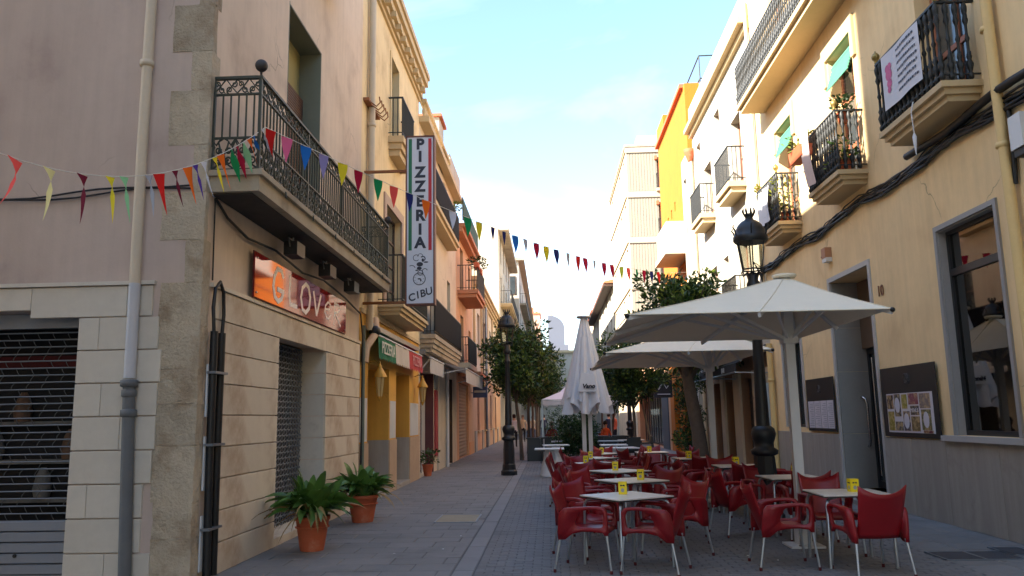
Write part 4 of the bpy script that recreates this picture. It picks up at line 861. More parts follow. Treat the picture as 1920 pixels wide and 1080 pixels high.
MB().wbox(Q, 15.62, 15.84, 4.58, 4.78, -.13, 0).build('upper_case', M('faded_orange', (176, 128, 98), .7, var=.06), al); MB().wbox(Q, 15.62, 15.84, 4.50, 4.58, -.12, 0).build('lower_case', white_paint, al); MB().sphere(Q(15.93, 4.64, -.08), .03, 8, 5).build('lamp', dark_red_plastic, al)
# balconies of the yellow building
for (a, b, lb) in ((9.85, 11.8, 'balcony with white text banner'), (13.55, 15.15, 'balcony crowded with pots'), (17.2, 18.85, 'balcony with climbing plants')): balcony(Q, r1, a, b, .52, 5.72, .24, 1.08, 'ornate', cream_trim, gap=.13, steps=3, ball=True, label=lb)
balcony(Q, r1, 12.2, 19.5, .68, 9.25, .22, 1.0, 'ornate', cream_trim, gap=.14, steps=2)
for a, b, c, d in ((10.1, 11.4, 5.75, 8.45), (13.8, 15.0, 5.6, 8.35), (17.4, 18.6, 5.6, 8.2), (10.4, 11.6, 9.3, 11.8), (14.0, 15.2, 9.3, 11.8), (17.4, 18.6, 9.3, 11.8), (4, 6, 1.2, 4), (5, 6.3, 5.7, 8.4)):
    window(Q, r1, a, b, c, d, .28, M('reddish_wood', (156, 96, 68), .6, var=.1, scale=6), pane_far, 2, 3, .08)
for a, b, z in ((13.75, 15.05, 8.35), (17.35, 18.65, 8.2)): MB().wbox(Q, a - .15, b + .15, z, z + .28, -.05, .01).wbox(Q, a - .15, a, z - .5, z, -.05, .01).wbox(Q, b, b + .15, z - .5, z, -.05, .01).build('lintel', cream_trim, r1)
for i, (a, b, z) in enumerate(((13.85, 14.95, 8.2), (17.45, 18.55, 8.05))):
    t = thing('rolled_blind', 'green roll blind pushed out over the balcony rail, the ' + ['nearer one above the pots', 'farther one above the climbing plants'][i], 'blind', (RX, (a + b) / 2, z), world=True)
    MB().tube([Q(a, z - .05, .1), Q(b, z - .05, .1)], .07, 8).build('roll', green_blind, t); slm_ = MB()
    for k in range(8): slm_.wbox(Q, a, b, z - .12 - k * .055, z - .07 - k * .055, .04 - k * .018, .055 - k * .018)
    slm_.build('blind_slats', green_blind, t)
downpipe([(RX - .1, 9.35, .0), (RX - .1, 9.42, 4.5), (RX - .1, 9.5, 13)], .065, pvc_yellow, r1, collars=[(RX - .1, 9.43, 4.7), (RX - .1, 9.47, 6.2)])
downpipe([(RX - .1, 20.15, .1), (RX - .1, 20.15, 3.3)], .07, pvc_yellow, r1, collars=[(RX - .1, 20.15, 2.4)])
downpipe([(RX - .09, 20.3, 4.8), (RX - .09, 20.3, 12.5)], .05, M('weathered_pipe', (196, 180, 150), .7, var=.1, scale=4), r1)
# cable bundle
cb = thing('cable_bundle', 'thick sagging bundle of black cables along the yellow wall under the balconies', 'cable', (RX - .06, 14, 5.3), world=True)
rg = random.Random(3)
for k in range(9):
    p1_, p2_ = rg.uniform(0, 6), rg.uniform(0, 6); bz = 5.24 + rg.uniform(-.09, .09); r_ = rg.choice([.012, .018, .026])
    MB().tube([(RX - .03 - rg.uniform(0, .05), u, bz + .035 * math.sin(u * 1.7 + p1_) + .02 * math.sin(u * 4.1 + p2_) - .05 * abs(math.sin(u * .9))) for u in np.arange(6.2, 20.4, .22)], r_, 5).build('wire', black_plastic, cb)
MB().tube([(RX - .1, 6.3 + k * .4, 5.35 + .03 * math.sin(k)) for k in range(15)], .055, 8).build('conduit', black_plastic, cb)
MB().tube([(RX - .04, 9.35, 5.2), (RX - .05, 9.3, 4.8), (RX - .05, 9.36, 4.2)], .03, 6).build('loose_end', black_plastic, cb)
for k in range(5): MB().tube([(RX - .04, 20.2 + .05 * k, 5.25), (RX - .12 - .05 * k, 20.25, 5.0 + .1 * k), (RX - .08, 20.3, 4.6 + .1 * k)], .015, 5).build('loose_end', black_plastic, cb)
jb = thing('junction_box', 'white junction box under the cable bundle by the yellow downpipe', 'box', (RX - .1, 9.1, 4.7), world=True)
MB().wbox(Q, 8.98, 9.22, 4.55, 4.95, -.14, 0).build('case', white_paint, jb); MB().wbox(Q, 9.0, 9.2, 4.46, 4.55, -.12, -.01).build('gland', black_plastic, jb)
st_ = thing('wire_loop', 'white cord with tassel hanging from the nearest balcony edge', 'cord', (RX - .55, 10.7, 5.5), world=True)
MB().tube([(RX - .54, 10.6, 5.74), (RX - .57, 10.62, 5.6), (RX - .55, 10.64, 5.3)], .009, 5).build('cord', white_paint, st_); MB().lathe([(.006, .12), (.03, .05), (.02, -.08), (.004, -.2)], 6, (RX - .55, 10.64, 5.2)).build('tassel', white_canvas, st_)
# banner on the nearest balcony
bn = thing('text_banner', 'white banner with lines of text tied to the nearest iron balcony', 'banner', (RX - .55, 11.0, 6.2), world=True)
n = 10; m = MB(); Z = lambda u, v, k=0: (RX - .555 + .012 * math.sin(u * 7) - k, u, v)
for i in range(n):
    a, b = 10.25 + 1.15 * i / n, 10.25 + 1.15 * (i + 1) / n; m.quad(Z(a, 5.92), Z(b, 5.92 ), Z(b, 6.74), Z(a, 6.74))
m.build('cloth', M('banner_cloth', (206, 206, 212), .8, var=.03, scale=5), bn); bi = M('banner_ink', (70, 72, 84), .7); m = MB()
for j in range(7):
    u = 10.95
    while u > 10.36:
        d = rg.uniform(.012, .06); z0 = 6.64 - j * .1 + random.uniform(-.006, .006); m.quad(Z(u, z0, .006), Z(u - d, z0, .006), Z(u - d, z0 + .034, .006), Z(u, z0 + .034, .006)); u -= d + .014
tag(m.build('print', bi, bn), kind='stuff'); m = MB()
for (du, dz, r_) in ((0, 0, .09), (.03, .1, .06), (-.04, .12, .05), (0, -.13, .07), (.02, -.22, .05)): m.add([Z(11.2 + du + r_ * math.cos(t), 6.4 + dz + r_ * math.sin(t), .004 + dz * .01 + .004) for t in [i * math.pi / 5 for i in range(10)]], [tuple(range(10))])
m.build('flower_print', M('banner_pink', (196, 100, 140), .7), bn)
# things on the pot balcony and the climbing plant balcony
def cloth(name, label, cat, u, z0, z1, wd, mat, curve, ox=.56):
    t = thing(name, label, cat, (RX - ox, u, z0), world=True); m = MB(); k = 12
    pts = [(RX - ox - curve * math.sin(i / k * 2.6), u + .10 * math.sin(i / k * 3) , z1 - (z1 - z0) * i / k) for i in range(k + 1)]
    for p, q in zip(pts[:-1], pts[1:]):
        for j in range(4): a, b = j * wd / 4, (j + 1) * wd / 4; f = lambda s: .03 * math.sin(s * 14); m.quad((p[0] + f(a), p[1] + a, p[2]), (p[0] + f(b), p[1] + b, p[2]), (q[0] + f(b), q[1] + b, q[2]), (q[0] + f(a), q[1] + a, q[2]))
    m.build('cloth_sheet', mat, t); return t
pk = M('pinkish_cloth', (226, 206, 200), .85, var=.05, scale=5, leaf=.25)
cloth('hanging_cloth', 'long pale cloth draped over the rail of the pot balcony', 'cloth', 14.35, 5.75, 7.75, .5, pk, .12); cloth('white_sheet', 'white sheet tied to the balcony with climbing plants', 'sheet', 17.6, 5.85, 6.65, .75, white_canvas, .02)
fb = thing('flower_box', 'terracotta flower box hung outside the far end of the pot balcony', 'planter', (RX - .62, 15.1, 6.4))
MB().prism([(-.1, 0), (.1, 0), (.13, .22), (-.13, .22)], lambda u, v, d: (u, d, v), -.35, .35).build('box', terracotta, fb); tuft(fb, 60, .3, .3, lvs[2], .06, 4, c=(0, 0, .2))
for k, (u, z, h, r_, lb) in enumerate([(14.95, 5.75, .7, .3, 'green climbing plant at the far end of the pot balcony'), (13.75, 5.75, .45, .2, 'potted plant at the near end of the pot balcony'), (14.1, 5.75, .3, .18, 'small red pot plant in the middle of the pot balcony'), (13.7, 6.6, .35, .16, 'hanging pot at the near corner of the pot balcony rail'),
        (18.7, 5.75, 1.1, .26, 'yellow green climber at the far corner of the third balcony'), (17.4, 5.75, .9, .25, 'yellow green climber at the near corner of the third balcony'), (17.9, 5.75, .4, .2, 'red potted plant in the middle of the third balcony')]):
    t = thing('balcony_plant', lb, 'plant', (RX - .3, u, z), 0, 'plants on the yellow building balconies'); MB().lathe([(.07, 0), (.1, .18), (.11, .2)], 10).build('pot', terracotta, t); tuft(t, int(60 + h * 110), r_, h, M('climber_leaf', (128, 132, 48), .5, var=.2, scale=6, leaf=.25) if k in (0, 4, 5) else lvs[k % 3], .06, 30 + k, c=(0, 0, .15))

# ------------------------------------------------------------------ RIGHT 2: white building, dark shop canopy
r2 = thing('white_building', 'white sunlit building with small plain balconies and shuttered ground floor', 'building', (9, 24.6, 0), world=True)
Y0, Y1, T = 20.4, 29.0, 12.0
up = [(21.9, 23.0, 7.95, 10.1, .35), (26.0, 27.2, 8.1, 10.0, .35), (22.0, 23.0, 4.3, 6.5, .35), (26.0, 27.2, 4.3, 6.4, .35), (24.4, 25.2, 10.4, 11.2, .35), (27.6, 28.3, 10.4, 11.2, .35), (24.3, 25.0, 5.2, 6.4, .35)]
gh = [(22.3, 23.6, .0, 2.6, .3), (24.6, 25.7, 0, 2.6, .3), (26.4, 27.6, 0, 2.6, .3)]
m = MB(); wall(m, Q, Y0, Y1, 3.2, T, up); body(m, Q, Y0 + .001, Y1, 0, T, 10); m.build('upper_wall', stucco_white, r2)
m = MB(); wall(m, Q, Y0, Y1, 0, 3.2, gh); m.build('ground_wall', M('brownish_stucco', (152, 116, 88), .85, var=.1, scale=1.5, bump=.1), r2)
for h in up: window(Q, r2, *h[:4], .28, M('reddish_wood', (156, 96, 68)), pane_far, 2, 2)
balcony(Q, r2, 21.6, 23.4, .5, 7.95, .3, 1.0, slab=cream_trim, steps=2); balcony(Q, r2, 25.7, 27.5, .5, 8.1, .3, 1.0, slab=cream_trim, steps=2); balcony(Q, r2, 21.6, 23.4, .5, 4.3, .25, 1.0, slab=cream_trim, steps=2); balcony(Q, r2, 25.7, 27.5, .5, 4.3, .25, 1.0, slab=cream_trim, steps=2)
m = MB()
m.wbox(Q, Y0 - .1, Y1, T - .2, T - .05, -.12, .02).wbox(Q, Y0 - .1, Y1, T - .048, T + .12, -.3, .02)
m.build('cornice', cream_trim, r2)
MB().wbox(Q, Y0 - .1, Y1 - .1, T + .13, T + .9, -.1, .1).build('parapet', stucco_white, r2); MB().box(RX + 2, RX + 5, 22, 26, T, T + 2.6).build('roof_room', stucco_white, r2)
for a, b in ((20.6, 22.2), (23.7, 24.5), (25.8, 26.3)): MB().wbox(Q, a, b, 0, 2.75, -.07, .01).build('pilaster', stucco_pale, r2)
shs = M('dark_shutter', (62, 58, 62), .5, metal=.2, var=.08, scale=3)
for a, b, c, d, e in gh: shutter_slats(Q, r2, a, b, .02, 2.58, .2, shs, .12)
downpipe([(RX - .1, 28.9, .1), (RX - .1, 28.9, 10.9)], .06, M('weathered_pipe', (196, 180, 150)), r2); MB().lathe([(.08, 0), (.2, .3), (.22, .45), (.18, .46)], 8, (RX - .14, 28.9, 10.9)).build('rain_hopper', terracotta, r2)
cn = thing('shop_canopy', 'dark shop canopy with white lettering projecting behind the far parasol', 'canopy', (RX - .5, 23.5, 2.9), world=True)
cm = M('canopy_dark', (38, 38, 42), .7, var=.08, scale=4)
MB().quad((RX, 20.6, 3.35), (RX, 27.5, 3.35), (RX - .85, 27.5, 2.85), (RX - .85, 20.6, 2.85)).build('roof_cloth', cm, cn); MB().box(RX - .87, RX - .84, 20.6, 27.5, 2.62, 2.86).build('valance', cm, cn)
MB().tube([(RX - .87, 20.55, 2.63), (RX - .87, 27.55, 2.63)], .022, 6).build('front_bar', alu, cn)
for u in (20.6, 24, 27.5): MB().tube([(RX, u, 2.6), (RX - .86, u, 2.63)], .018, 5).build('arm', alu, cn)
for u in (22.0, 25.5): link('lettering', text_mesh('BAR', .2, .002, white_paint, spacing=1.1), cn, (RX - .875, u, 2.74), TXR)
cb2 = thing('meter_cabinet', 'pale blue grey meter cabinet beside the yellow downpipe', 'cabinet', (RX - .2, 20.75, 1.1), world=True)
MB().wbox(Q, 20.45, 21.1, .95, 2.35, -.3, 0).build('case', M('cabinet_blue', (176, 192, 204), .5, var=.04, scale=4), cb2); MB().wbox(Q, 20.5, 21.05, 1.0, 2.3, -.31, -.3).build('door', MATS['cabinet_blue'], cb2); MB().tube([Q(20.8, .95, -.15), Q(20.8, .4, -.1), Q(20.9, .3, -.05)], .025, 6).build('cable_tail', black_plastic, cb2)

# ------------------------------------------------------------------ RIGHT 3..5
r3 = thing('orange_tall_building', 'tall bright orange building with brick party wall and roof railing', 'building', (9, 34, 0), world=True)
Y0, Y1, T = 30.2, 37.6, 14.4
m = MB(); wall(m, Q, Y0, Y1, 0, T, [(33.4, 33.7, 10.2, 10.6, .2), (34.4, 34.7, 10.1, 10.5, .2), (35.4, 35.7, 10.0, 10.4, .2), (32, 33.6, .0, 3.0, .4), (35, 36.5, 0, 3, .4), (34, 35.2, 4.2, 6.3, .3)]); m.quad(Q(Y1, 0, 0), Q(Y1, T, 0), Q(Y1, T, 8), Q(Y1, 0, 8)); m.quad(Q(Y0, T, 0), Q(Y1, T, 0), Q(Y1, T, 8), Q(Y0, T, 8)); m.build('wall', stucco_deep_orange, r3)
m = MB(); m.box(RX + .55, 14, Y0 - .3, Y0 - .002, 0, T - .25); m.build('party_wall', M('old_render', (222, 198, 166), .9, var=.08, scale=1.5, bump=.3, bscale=20, stain=((186, 130, 100), 1.6, .5, .62, .7)), r3)
MB().box(RX - .01, RX + .56, Y0 - .3, Y0, 0, T).build('corner_pier', stucco_deep_orange, r3); MB().box(RX + .56, 14, Y0 - .34, Y0 + .1, T - .25, T - .05).build('coping', concrete, r3)
MB().wbox(Q, Y0, Y1, T - .05, T + .1, -.15, .3).build('coping', M('red_coping', (196, 96, 60), .8, var=.1), r3); MB().wbox(Q, 35.5, Y1, T + .1, T + .9, -.02, .2).build('parapet', stucco_deep_orange, r3)
rl = thing('roof_railing', 'thin dark green railing standing on the orange building roof', 'railing', (8, 31, T), world=True)
rm = MB()
for z in (.35, 1.3): rm.tube([(RX + .7, 30.3, T + z), (13, 30.3, T + z)], .03, 5); rm.tube([(RX + .7, 30.3, T + z), (RX + .7, 36, T + z)], .03, 5)
rm.build('rail', green_iron, rl); pm_ = MB().tube([(0, 0, -.1), (0, 0, 1.3)], .025, 5).mesh('post', green_iron); bm_ = MB().tube([(0, 0, -.1), (0, 0, .35)], .014, 4).mesh('baluster', green_iron)
for k in range(5): link('post', pm_, rl, (RX + .7 + k * 1.5, 30.3, T))
for k in range(28): link('baluster', bm_, rl, (RX + .8 + k * .22, 30.3, T))
for a, b in ((32, 33.6), (35, 36.5)): shutter_slats(Q, r3, a, b, .02, 3.0, .3, shs, .15)
window(Q, r3, 34, 35.2, 4.2, 6.3, .22, dark_wood, pane_far, 2, 2)
MB().wbox(Q, 32.5, 36.8, 7.5, 7.56, -.03, .0).build('wall_strip', rust, r3)
wb = thing('white_annexe', 'small white house with arched door onto a white balcony before the orange building', 'building', (7, 29.6, 0), world=True)
Qa = PX(RX - .25, 1); m = MB(); wall(m, Qa, 29.02, 30.18, 0, 11.2, [(29.3, 29.9, 8.2, 10.4, .3)]); m.box(RX - .24, RX + .4, 29.021, 30.179, 11.2, 11.25); m.quad(Qa(29.02, 0, 0), Qa(29.02, 11.2, 0), Qa(29.02, 11.2, .9), Qa(29.02, 0, .9)); m.quad(Qa(30.18, 0, 0), Qa(30.18, 11.2, 0), Qa(30.18, 11.2, .8), Qa(30.18, 0, .8)); m.build('wall', stucco_white, wb)
MB().wbox(Qa, 29.3, 29.9, 8.2, 10.4, .2, .22).build('door', dark_wood, wb)
ba = MB().wbox(Q, 30.4, 33.2, 7.9, 9.0, -.9, .0).wbox(Q, 30.3, 33.3, 7.7, 7.899, -1.0, .0).build('balcony', stucco_white, r3)
balcony(Q, r3, 33.8, 35.4, .7, 4.15, .25, 1.1, slab=concrete, metal=concrete, gap=.09)
# tall apartment block
r4 = thing('apartment_block', 'tall pale apartment block with striped end wall and recessed balconies', 'building', (11, 58, 0), world=True)
Y0, Y1, T = 52.0, 66, 19.6; F4 = PY(Y0)
wn = [(53.2 + k * 3.4, 54.4 + k * 3.4, 1.2 + j * 3.1 + .9, 1.2 + j * 3.1 + 2.3, .25) for k in range(4) for j in range(6)]
m = MB(); wall(m, Q, Y0, Y1, 0, T, wn); body(m, Q, Y0 + 9, Y1, 0, T, 10); m.build('street_wall', stucco_pale, r4)
for h in wn: window(Q, r4, *h[:4], .2, dark_frame, pane_far, 1, 1)
rec = [(7.6, 9.4, 1.0 + j * 3.1, 3.2 + j * 3.1, 1.1) for j in range(6)]
m = MB(); wall(m, F4, RX, 16, 0, T, rec); m.build('end_wall', M('end_wall_render', (146, 138, 122), .9, var=.03, scale=1), r4); MB().box(RX, 16, Y0, Y0 + 9, T, T + .05).build('roof', concrete, r4)
rib = MB().box(-.06, .06, -.014, .0, 0, 2.6).mesh('cladding_rib', MATS['end_wall_render'])
for j in range(6):
    for k in range(10): link('cladding_rib', rib, r4, (RX + .15 + k * .19, Y0, .9 + j * 3.1))
    MB().box(RX - .1, 16, Y0 - .08, Y0 + .0, 3.55 + j * 3.1, 3.95 + j * 3.1).build('floor_band', M('band_render', (160, 152, 136), .9, var=.03, scale=1), r4); MB().wbox(Q, Y0, Y1, 3.7 + j * 3.1, 3.78 + j * 3.1, -.1, .0).build('floor_band', concrete, r4)
    balcony(F4, r4, 7.5, 9.5, .35, 1.0 + j * 3.1, .2, 1.0, gap=.16, slab=concrete); MB().box(7.7, 8.3, Y0 + .9, Y0 + .94, 1.0 + j * 3.1, 3.1 + j * 3.1).build('shutter', M('pink_shutter', (176, 130, 106), .7, var=.08, scale=3), r4); MB().box(7.45, 7.62, Y0 - .25, Y0 + .1, 3.0 + j * 3.1, 3.25 + j * 3.1).build('blind_casing', terracotta, r4)
MB().box(RX + .9, 12, Y0 + 1, Y0 + 8, T + .05, T + 1.0).build('parapet', stucco_pale, r4); MB().box(RX - .12, 16.1, Y0 - .12, Y1, T - .15, T).build('coping', concrete, r4)
r6 = thing('shop_building', 'low dark fronted shop building with orange awning', 'building', (9, 44, 0), world=True)
m = MB(); wall(m, Q, 37.6, 51.9, 0, 5.6, [(40.5, 50.5, 0, 3.0, .5)]); body(m, Q, 37.6, 51.9, 0, 5.6, 9); m.build('wall', stucco_orange, r6)
for k in range(5): window(Q, r6, 40.6 + k * 1.96, 42.5 + k * 1.96, .05, 2.95, .35, dark_frame, pane_far, 2, 1, .08, 'shop_front')
MB().wbox(Q, 38.2, 40.2, .0, 3.2, -.05, .01).build('dark_panel', M('blue_grey_panel', (76, 88, 98), .6, var=.08, scale=2), r6)
oa = thing('orange_awning', 'small orange awning over the dark shop front', 'awning', (RX - .5, 45, 3.1), world=True)
m = MB(); om = M('awning_orange', (226, 110, 40), .8, var=.06, scale=3, leaf=.2)
for k in range(3): MB().box(RX - .75, RX - .7, 41.5 + k * 2.9, 44.3 + k * 2.9, 2.75, 3.2).build('valance', om, oa); MB().quad((RX, 41.5 + k * 2.9, 3.6), (RX, 44.3 + k * 2.9, 3.6), (RX - .72, 44.3 + k * 2.9, 3.2), (RX - .72, 41.5 + k * 2.9, 3.2)).build('awning_cloth', om, oa)
hs_ = thing('hanging_sign', 'black square hanging sign with white figure by the climbing plant', 'sign', (4.9, 35.5, 2.9), world=True)
MB().box(4.6, 5.4, 35.5, 35.58, 2.35, 3.35).build('sign_board', M('sign_black', (36, 38, 44), .5), hs_); MB().box(5.4, 5.62, 35.52, 35.56, 3.2, 3.25).build('bracket', iron, hs_); m = MB()
for st2 in ([(4.8, 2.7), (5.0, 3.0), (4.85, 3.2), (5.1, 3.15)], [(5.0, 3.0), (5.15, 2.75), (5.25, 2.9)], [(4.75, 2.5), (5.3, 2.5)]): m.tube([(a, 35.49, b) for a, b in st2], .025, 4)
m.build('figure_print', white_paint, hs_)
r5 = thing('tiled_house', 'cream house with red tiled eaves beyond the apartment block', 'building', (9, 85, 0), world=True)
Y0, Y1, T = 66.5, 96, 12.6; wn = [(69 + k * 4.6, 70.6 + k * 4.6, 1.5 + j * 3.1, 3.7 + j * 3.1, .3) for k in range(5) for j in range(4)]
m = MB(); wall(m, Q, Y0, Y1, 0, T, wn); body(m, Q, Y0, Y1, 0, T, 9); m.build('wall', stucco_white, r5)
for h in wn: window(Q, r5, *h[:4], .2, M('reddish_wood', (156, 96, 68)), pane_far, 1, 1)
MB().prism([(-.8, T - .01), (-.8, T + .12), (4, T + 1.2), (9, T)], lambda u, v, d: (RX + u, d, v), Y0 - .4, Y1 + .3).build('roof', tile_red, r5); MB().box(RX - .8, RX, Y0 - .3, Y1 + .2, T - .25, T - .02).build('eaves', dark_wood, r5)
r7 = thing('far_tiled_house', 'distant pale house with tiled roof edge at the right end of the street', 'building', (9, 110, 0), world=True)
wn = [(99 + k * 5, 101 + k * 5, 1.5 + j * 3.4, 4.0 + j * 3.4, .3) for k in range(5) for j in range(4)]
m = MB(); wall(m, Q, 96.5, 124, 0, 14.3, wn); body(m, Q, 96.5, 124, 0, 14.3, 9); m.build('wall', stucco_pale, r7)
for h in wn: window(Q, r7, *h[:4], .2, dark_wood, pane_far, 1, 1)
MB().prism([(-.25, 14.3), (4, 15.6), (9, 14.3)], lambda u, v, d: (RX + u, d, v), 96.2, 124.4).build('roof', tile_red, r7)

# ------------------------------------------------------------------ street lamps
def make_lamp(h=4.55):
    t = thing('street_lamp', 'x', 'street lamp')
    s = 4.55 / 4.75
    MB().lathe([(.24, 0), (.24, .12), (.2, .16), (.19, .3), (.17, .34), (.165, .75), (.15, .95), (.145, 1.02)], 8, (0, 0, 0), False, R(22.5)).build('base', lamp_iron, t)
    m = MB().lathe([(.14, 1.0), (.2, 1.03), (.21, 1.09), (.15, 1.13), (.145, 1.2), (.17, 1.26), (.19, 1.34), (.17, 1.42), (.12, 1.46)], 16); m.build('collar', lamp_iron, t)
    MB().lathe([(.105, 1.44), (.085, 2.4), (.07, 3.3), (.085, 3.33), (.085, 3.4), (.068, 3.44), (.065, 3.6)], 14).build('post', lamp_iron, t)
    MB().lathe([(.065, 3.58), (.1, 3.62), (.11, 3.72), (.08, 3.78), (.1, 3.86), (.06, 3.9)], 12).build('capital', lamp_iron, t)
    f = MB()
    for k in range(6):
        a = k * math.pi / 3 + .26; c, s_ = math.cos(a), math.sin(a)
        f.tube([(.03 * c, .03 * s_, 3.86), (.1 * c, .1 * s_, 3.9), (.16 * c, .16 * s_, 3.86), (.19 * c, .19 * s_, 3.92), (.15 * c, .15 * s_, 3.97)], .013, 5)
        f.tube([(.165 * c, .165 * s_, 3.95), (.235 * c, .235 * s_, 4.42)], .012, 5)
    for z, r_ in ((3.95, .17), (4.42, .24)): f.tube([(r_ * math.cos(i * math.pi / 3 + .26), r_ * math.sin(i * math.pi / 3 + .26), z) for i in range(6)], .014, 5, closed=True)
    f.build('lantern_frame', lamp_iron, t)
    for k in range(6):
        a, b = k * math.pi / 3 + .26, (k + 1) * math.pi / 3 + .26; MB().quad((.16 * math.cos(a), .16 * math.sin(a), 3.96), (.16 * math.cos(b), .16 * math.sin(b), 3.96), (.228 * math.cos(b), .228 * math.sin(b), 4.41), (.228 * math.cos(a), .228 * math.sin(a), 4.41)).build('pane', pane_lamp, t)
    MB().lathe([(.25, 4.40), (.275, 4.43), (.275, 4.5), (.25, 4.52), (.235, 4.60), (.19, 4.69), (.13, 4.75), (.075, 4.78), (.06, 4.81), (.075, 4.84), (.085, 4.87), (.06, 4.88)], 20).build('dome', lamp_iron, t)
    m = MB()
    for k in range(8): a = k * math.pi / 4; m.tube([(.07 * math.cos(a), .07 * math.sin(a), 4.85), (.1 * math.cos(a), .1 * math.sin(a), 4.92), (.085 * math.cos(a), .085 * math.sin(a), 4.97)], [.014, .018, .006], 5)
    for k in range(6): a = k * math.pi / 3 + .26; m.tube([(.265 * math.cos(a), .265 * math.sin(a), 4.5), (.29 * math.cos(a), .29 * math.sin(a), 4.6), (.32 * math.cos(a), .32 * math.sin(a), 4.64), (.29 * math.cos(a), .29 * math.sin(a), 4.68)], [.014, .014, .012, .006], 5)
    m.build('crown', lamp_iron, t)
    t.scale = (s, s, s); return t
lp = make_lamp()
put(lp, True, (3.2, 12.35, 0), .1, 'black cast iron street lamp with crowned lantern rising behind the open cream parasol', 'street lamps')
q = put(lp, False, (-1.17, 23.1, 0), .4, 'black cast iron street lamp standing before the left row of trees', 'street lamps'); q.scale = (.95, .95, .95)
q = put(lp, False, (3.55, 36.0, 0), .2, 'slim dark street lamp far down by the orange awning, half hidden in leaves', 'street lamps'); q.scale = (.9, .9, .95)

# ------------------------------------------------------------------ cafe chairs and tables
def make_chair():
    t = thing('cafe_chair', 'x', 'chair', group='red cafe armchairs')
    def sheet(fn, nu, nv, th):
        bm = bmesh.new(); g = [[bm.verts.new(fn(-1 + 2 * i / nu, j / nv)) for i in range(nu + 1)] for j in range(nv + 1)]
        for j in range(nv):
            for i in range(nu): bm.faces.new((g[j][i], g[j][i + 1], g[j + 1][i + 1], g[j + 1][i]))
        bmesh.ops.recalc_face_normals(bm, faces=bm.faces[:]); bmesh.ops.solidify(bm, geom=bm.faces[:], thickness=th)
        me = bpy.data.meshes.new('sheet'); bm.to_mesh(me); bm.free(); me.materials.append(red_plastic); me.polygons.foreach_set('use_smooth', [True] * len(me.polygons)); return me
    def back(u, v):
        w = .215 + .03 * v ** 1.5; z = .36 + .44 * v + .075 * v ** 4 * (abs(u) ** 2.2) - .012 * v * (1 - u * u)
        return (u * w, -.2 - .19 * v - .035 * (1 - u * u) * (1 - .4 * v) + .03 * v * u * u, z)
    link('backrest', sheet(back, 12, 9, .012), t)
    def seat(u, v): w = .235 - .02 * abs(v - .5); return (u * w, -.21 + .46 * v, .43 - .022 * (1 - u * u) * math.sin(math.pi * min(1, v + .12)) - .03 * max(0, v - .8) / .2)
    link('seat', sheet(seat, 10, 9, .012), t)
    N = 20
    out_ = [(-.255, .60), (-.21, .645), (-.1, .655), (.05, .665), (.15, .665), (.215, .655), (.245, .62), (.25, .55), (.252, .48), (.252, .42), (.25, .375), (.215, .375), (.2, .40), (.1, .412), (-.02, .41), (-.12, .39), (-.2, .33), (-.275, .325), (-.28, .4), (-.27, .5)]
    inn_ = [(-.06, .57), (-.05, .60), (-.02, .622), (.06, .634), (.13, .634), (.185, .625), (.205, .595), (.21, .55), (.205, .5), (.2, .47), (.185, .455), (.165, .45), (.13, .448), (.08, .45), (.03, .452), (-.02, .455), (-.06, .46), (-.085, .48), (-.09, .51), (-.08, .54)]
    for s in (-1, 1):
        m = MB(); X = lambda y, z: s * (.255 + .02 * math.sin(max(0, (z - .4)) * 6) - .012 * max(0, y))
        vs = []
        for lp_ in (out_, inn_):
            for off in (-.016, .016):
                vs += [(X(y, z) + s * off * (1 if z < .62 else 1.7), y, z) for y, z in lp_]
        fs = []
        for i in range(N):
            j = (i + 1) % N; o0, o1, i0, i1 = 0, N, 2 * N, 3 * N
            fs += [(o0 + i, o0 + j, i0 + j, i0 + i), (o1 + i, i1 + i, i1 + j, o1 + j), (o0 + i, o1 + i, o1 + j, o0 + j), (i0 + i, i0 + j, i1 + j, i1 + i)]
        m.add(vs, fs, True); o = m.build('armrest', red_plastic, t)
        o.data.validate(); bm = bmesh.new(); bm.from_mesh(o.data); bmesh.ops.recalc_face_normals(bm, faces=bm.faces[:]); bm.to_mesh(o.data); bm.free()
        for y0, y1, z0, dx in ((.232, .275, .4, .02), (-.25, -.315, .36, .03)):
            lg = MB().tube([(s * .25, y0, z0), (s * (.25 + dx), y1, .02)], [.0145, .0115], 8).build('leg', alu, t); MB().lathe([(.013, 0), (.016, .004), (.016, .03), (.013, .035)], 8, (s * (.25 + dx), y1, 0)).build('foot', dark_red_plastic, lg)
    return t
def make_table():
    t = thing('cafe_table', 'x', 'table', group='small square cafe tables'); h = .36
    MB().box(-h, h, -h, h, .722, .734).build('tabletop', formica, t); MB().box(-h - .003, h + .003, -h - .003, h + .003, .708, .7215).build('table_edge', dark_edge, t)
    for sx in (-1, 1):
        for sy in (-1, 1): MB().tube([(sx * .18, sy * .18, .695), (sx * .27, sy * .27, .695), (sx * .31, sy * .31, .675), (sx * .325, sy * .325, .63), (sx * .335, sy * .335, 0)], .016, 8).build('leg', alu, t)
    MB().box(-.3, .3, -.02, .02, .69, .707).build('crossbar', alu, t); return t
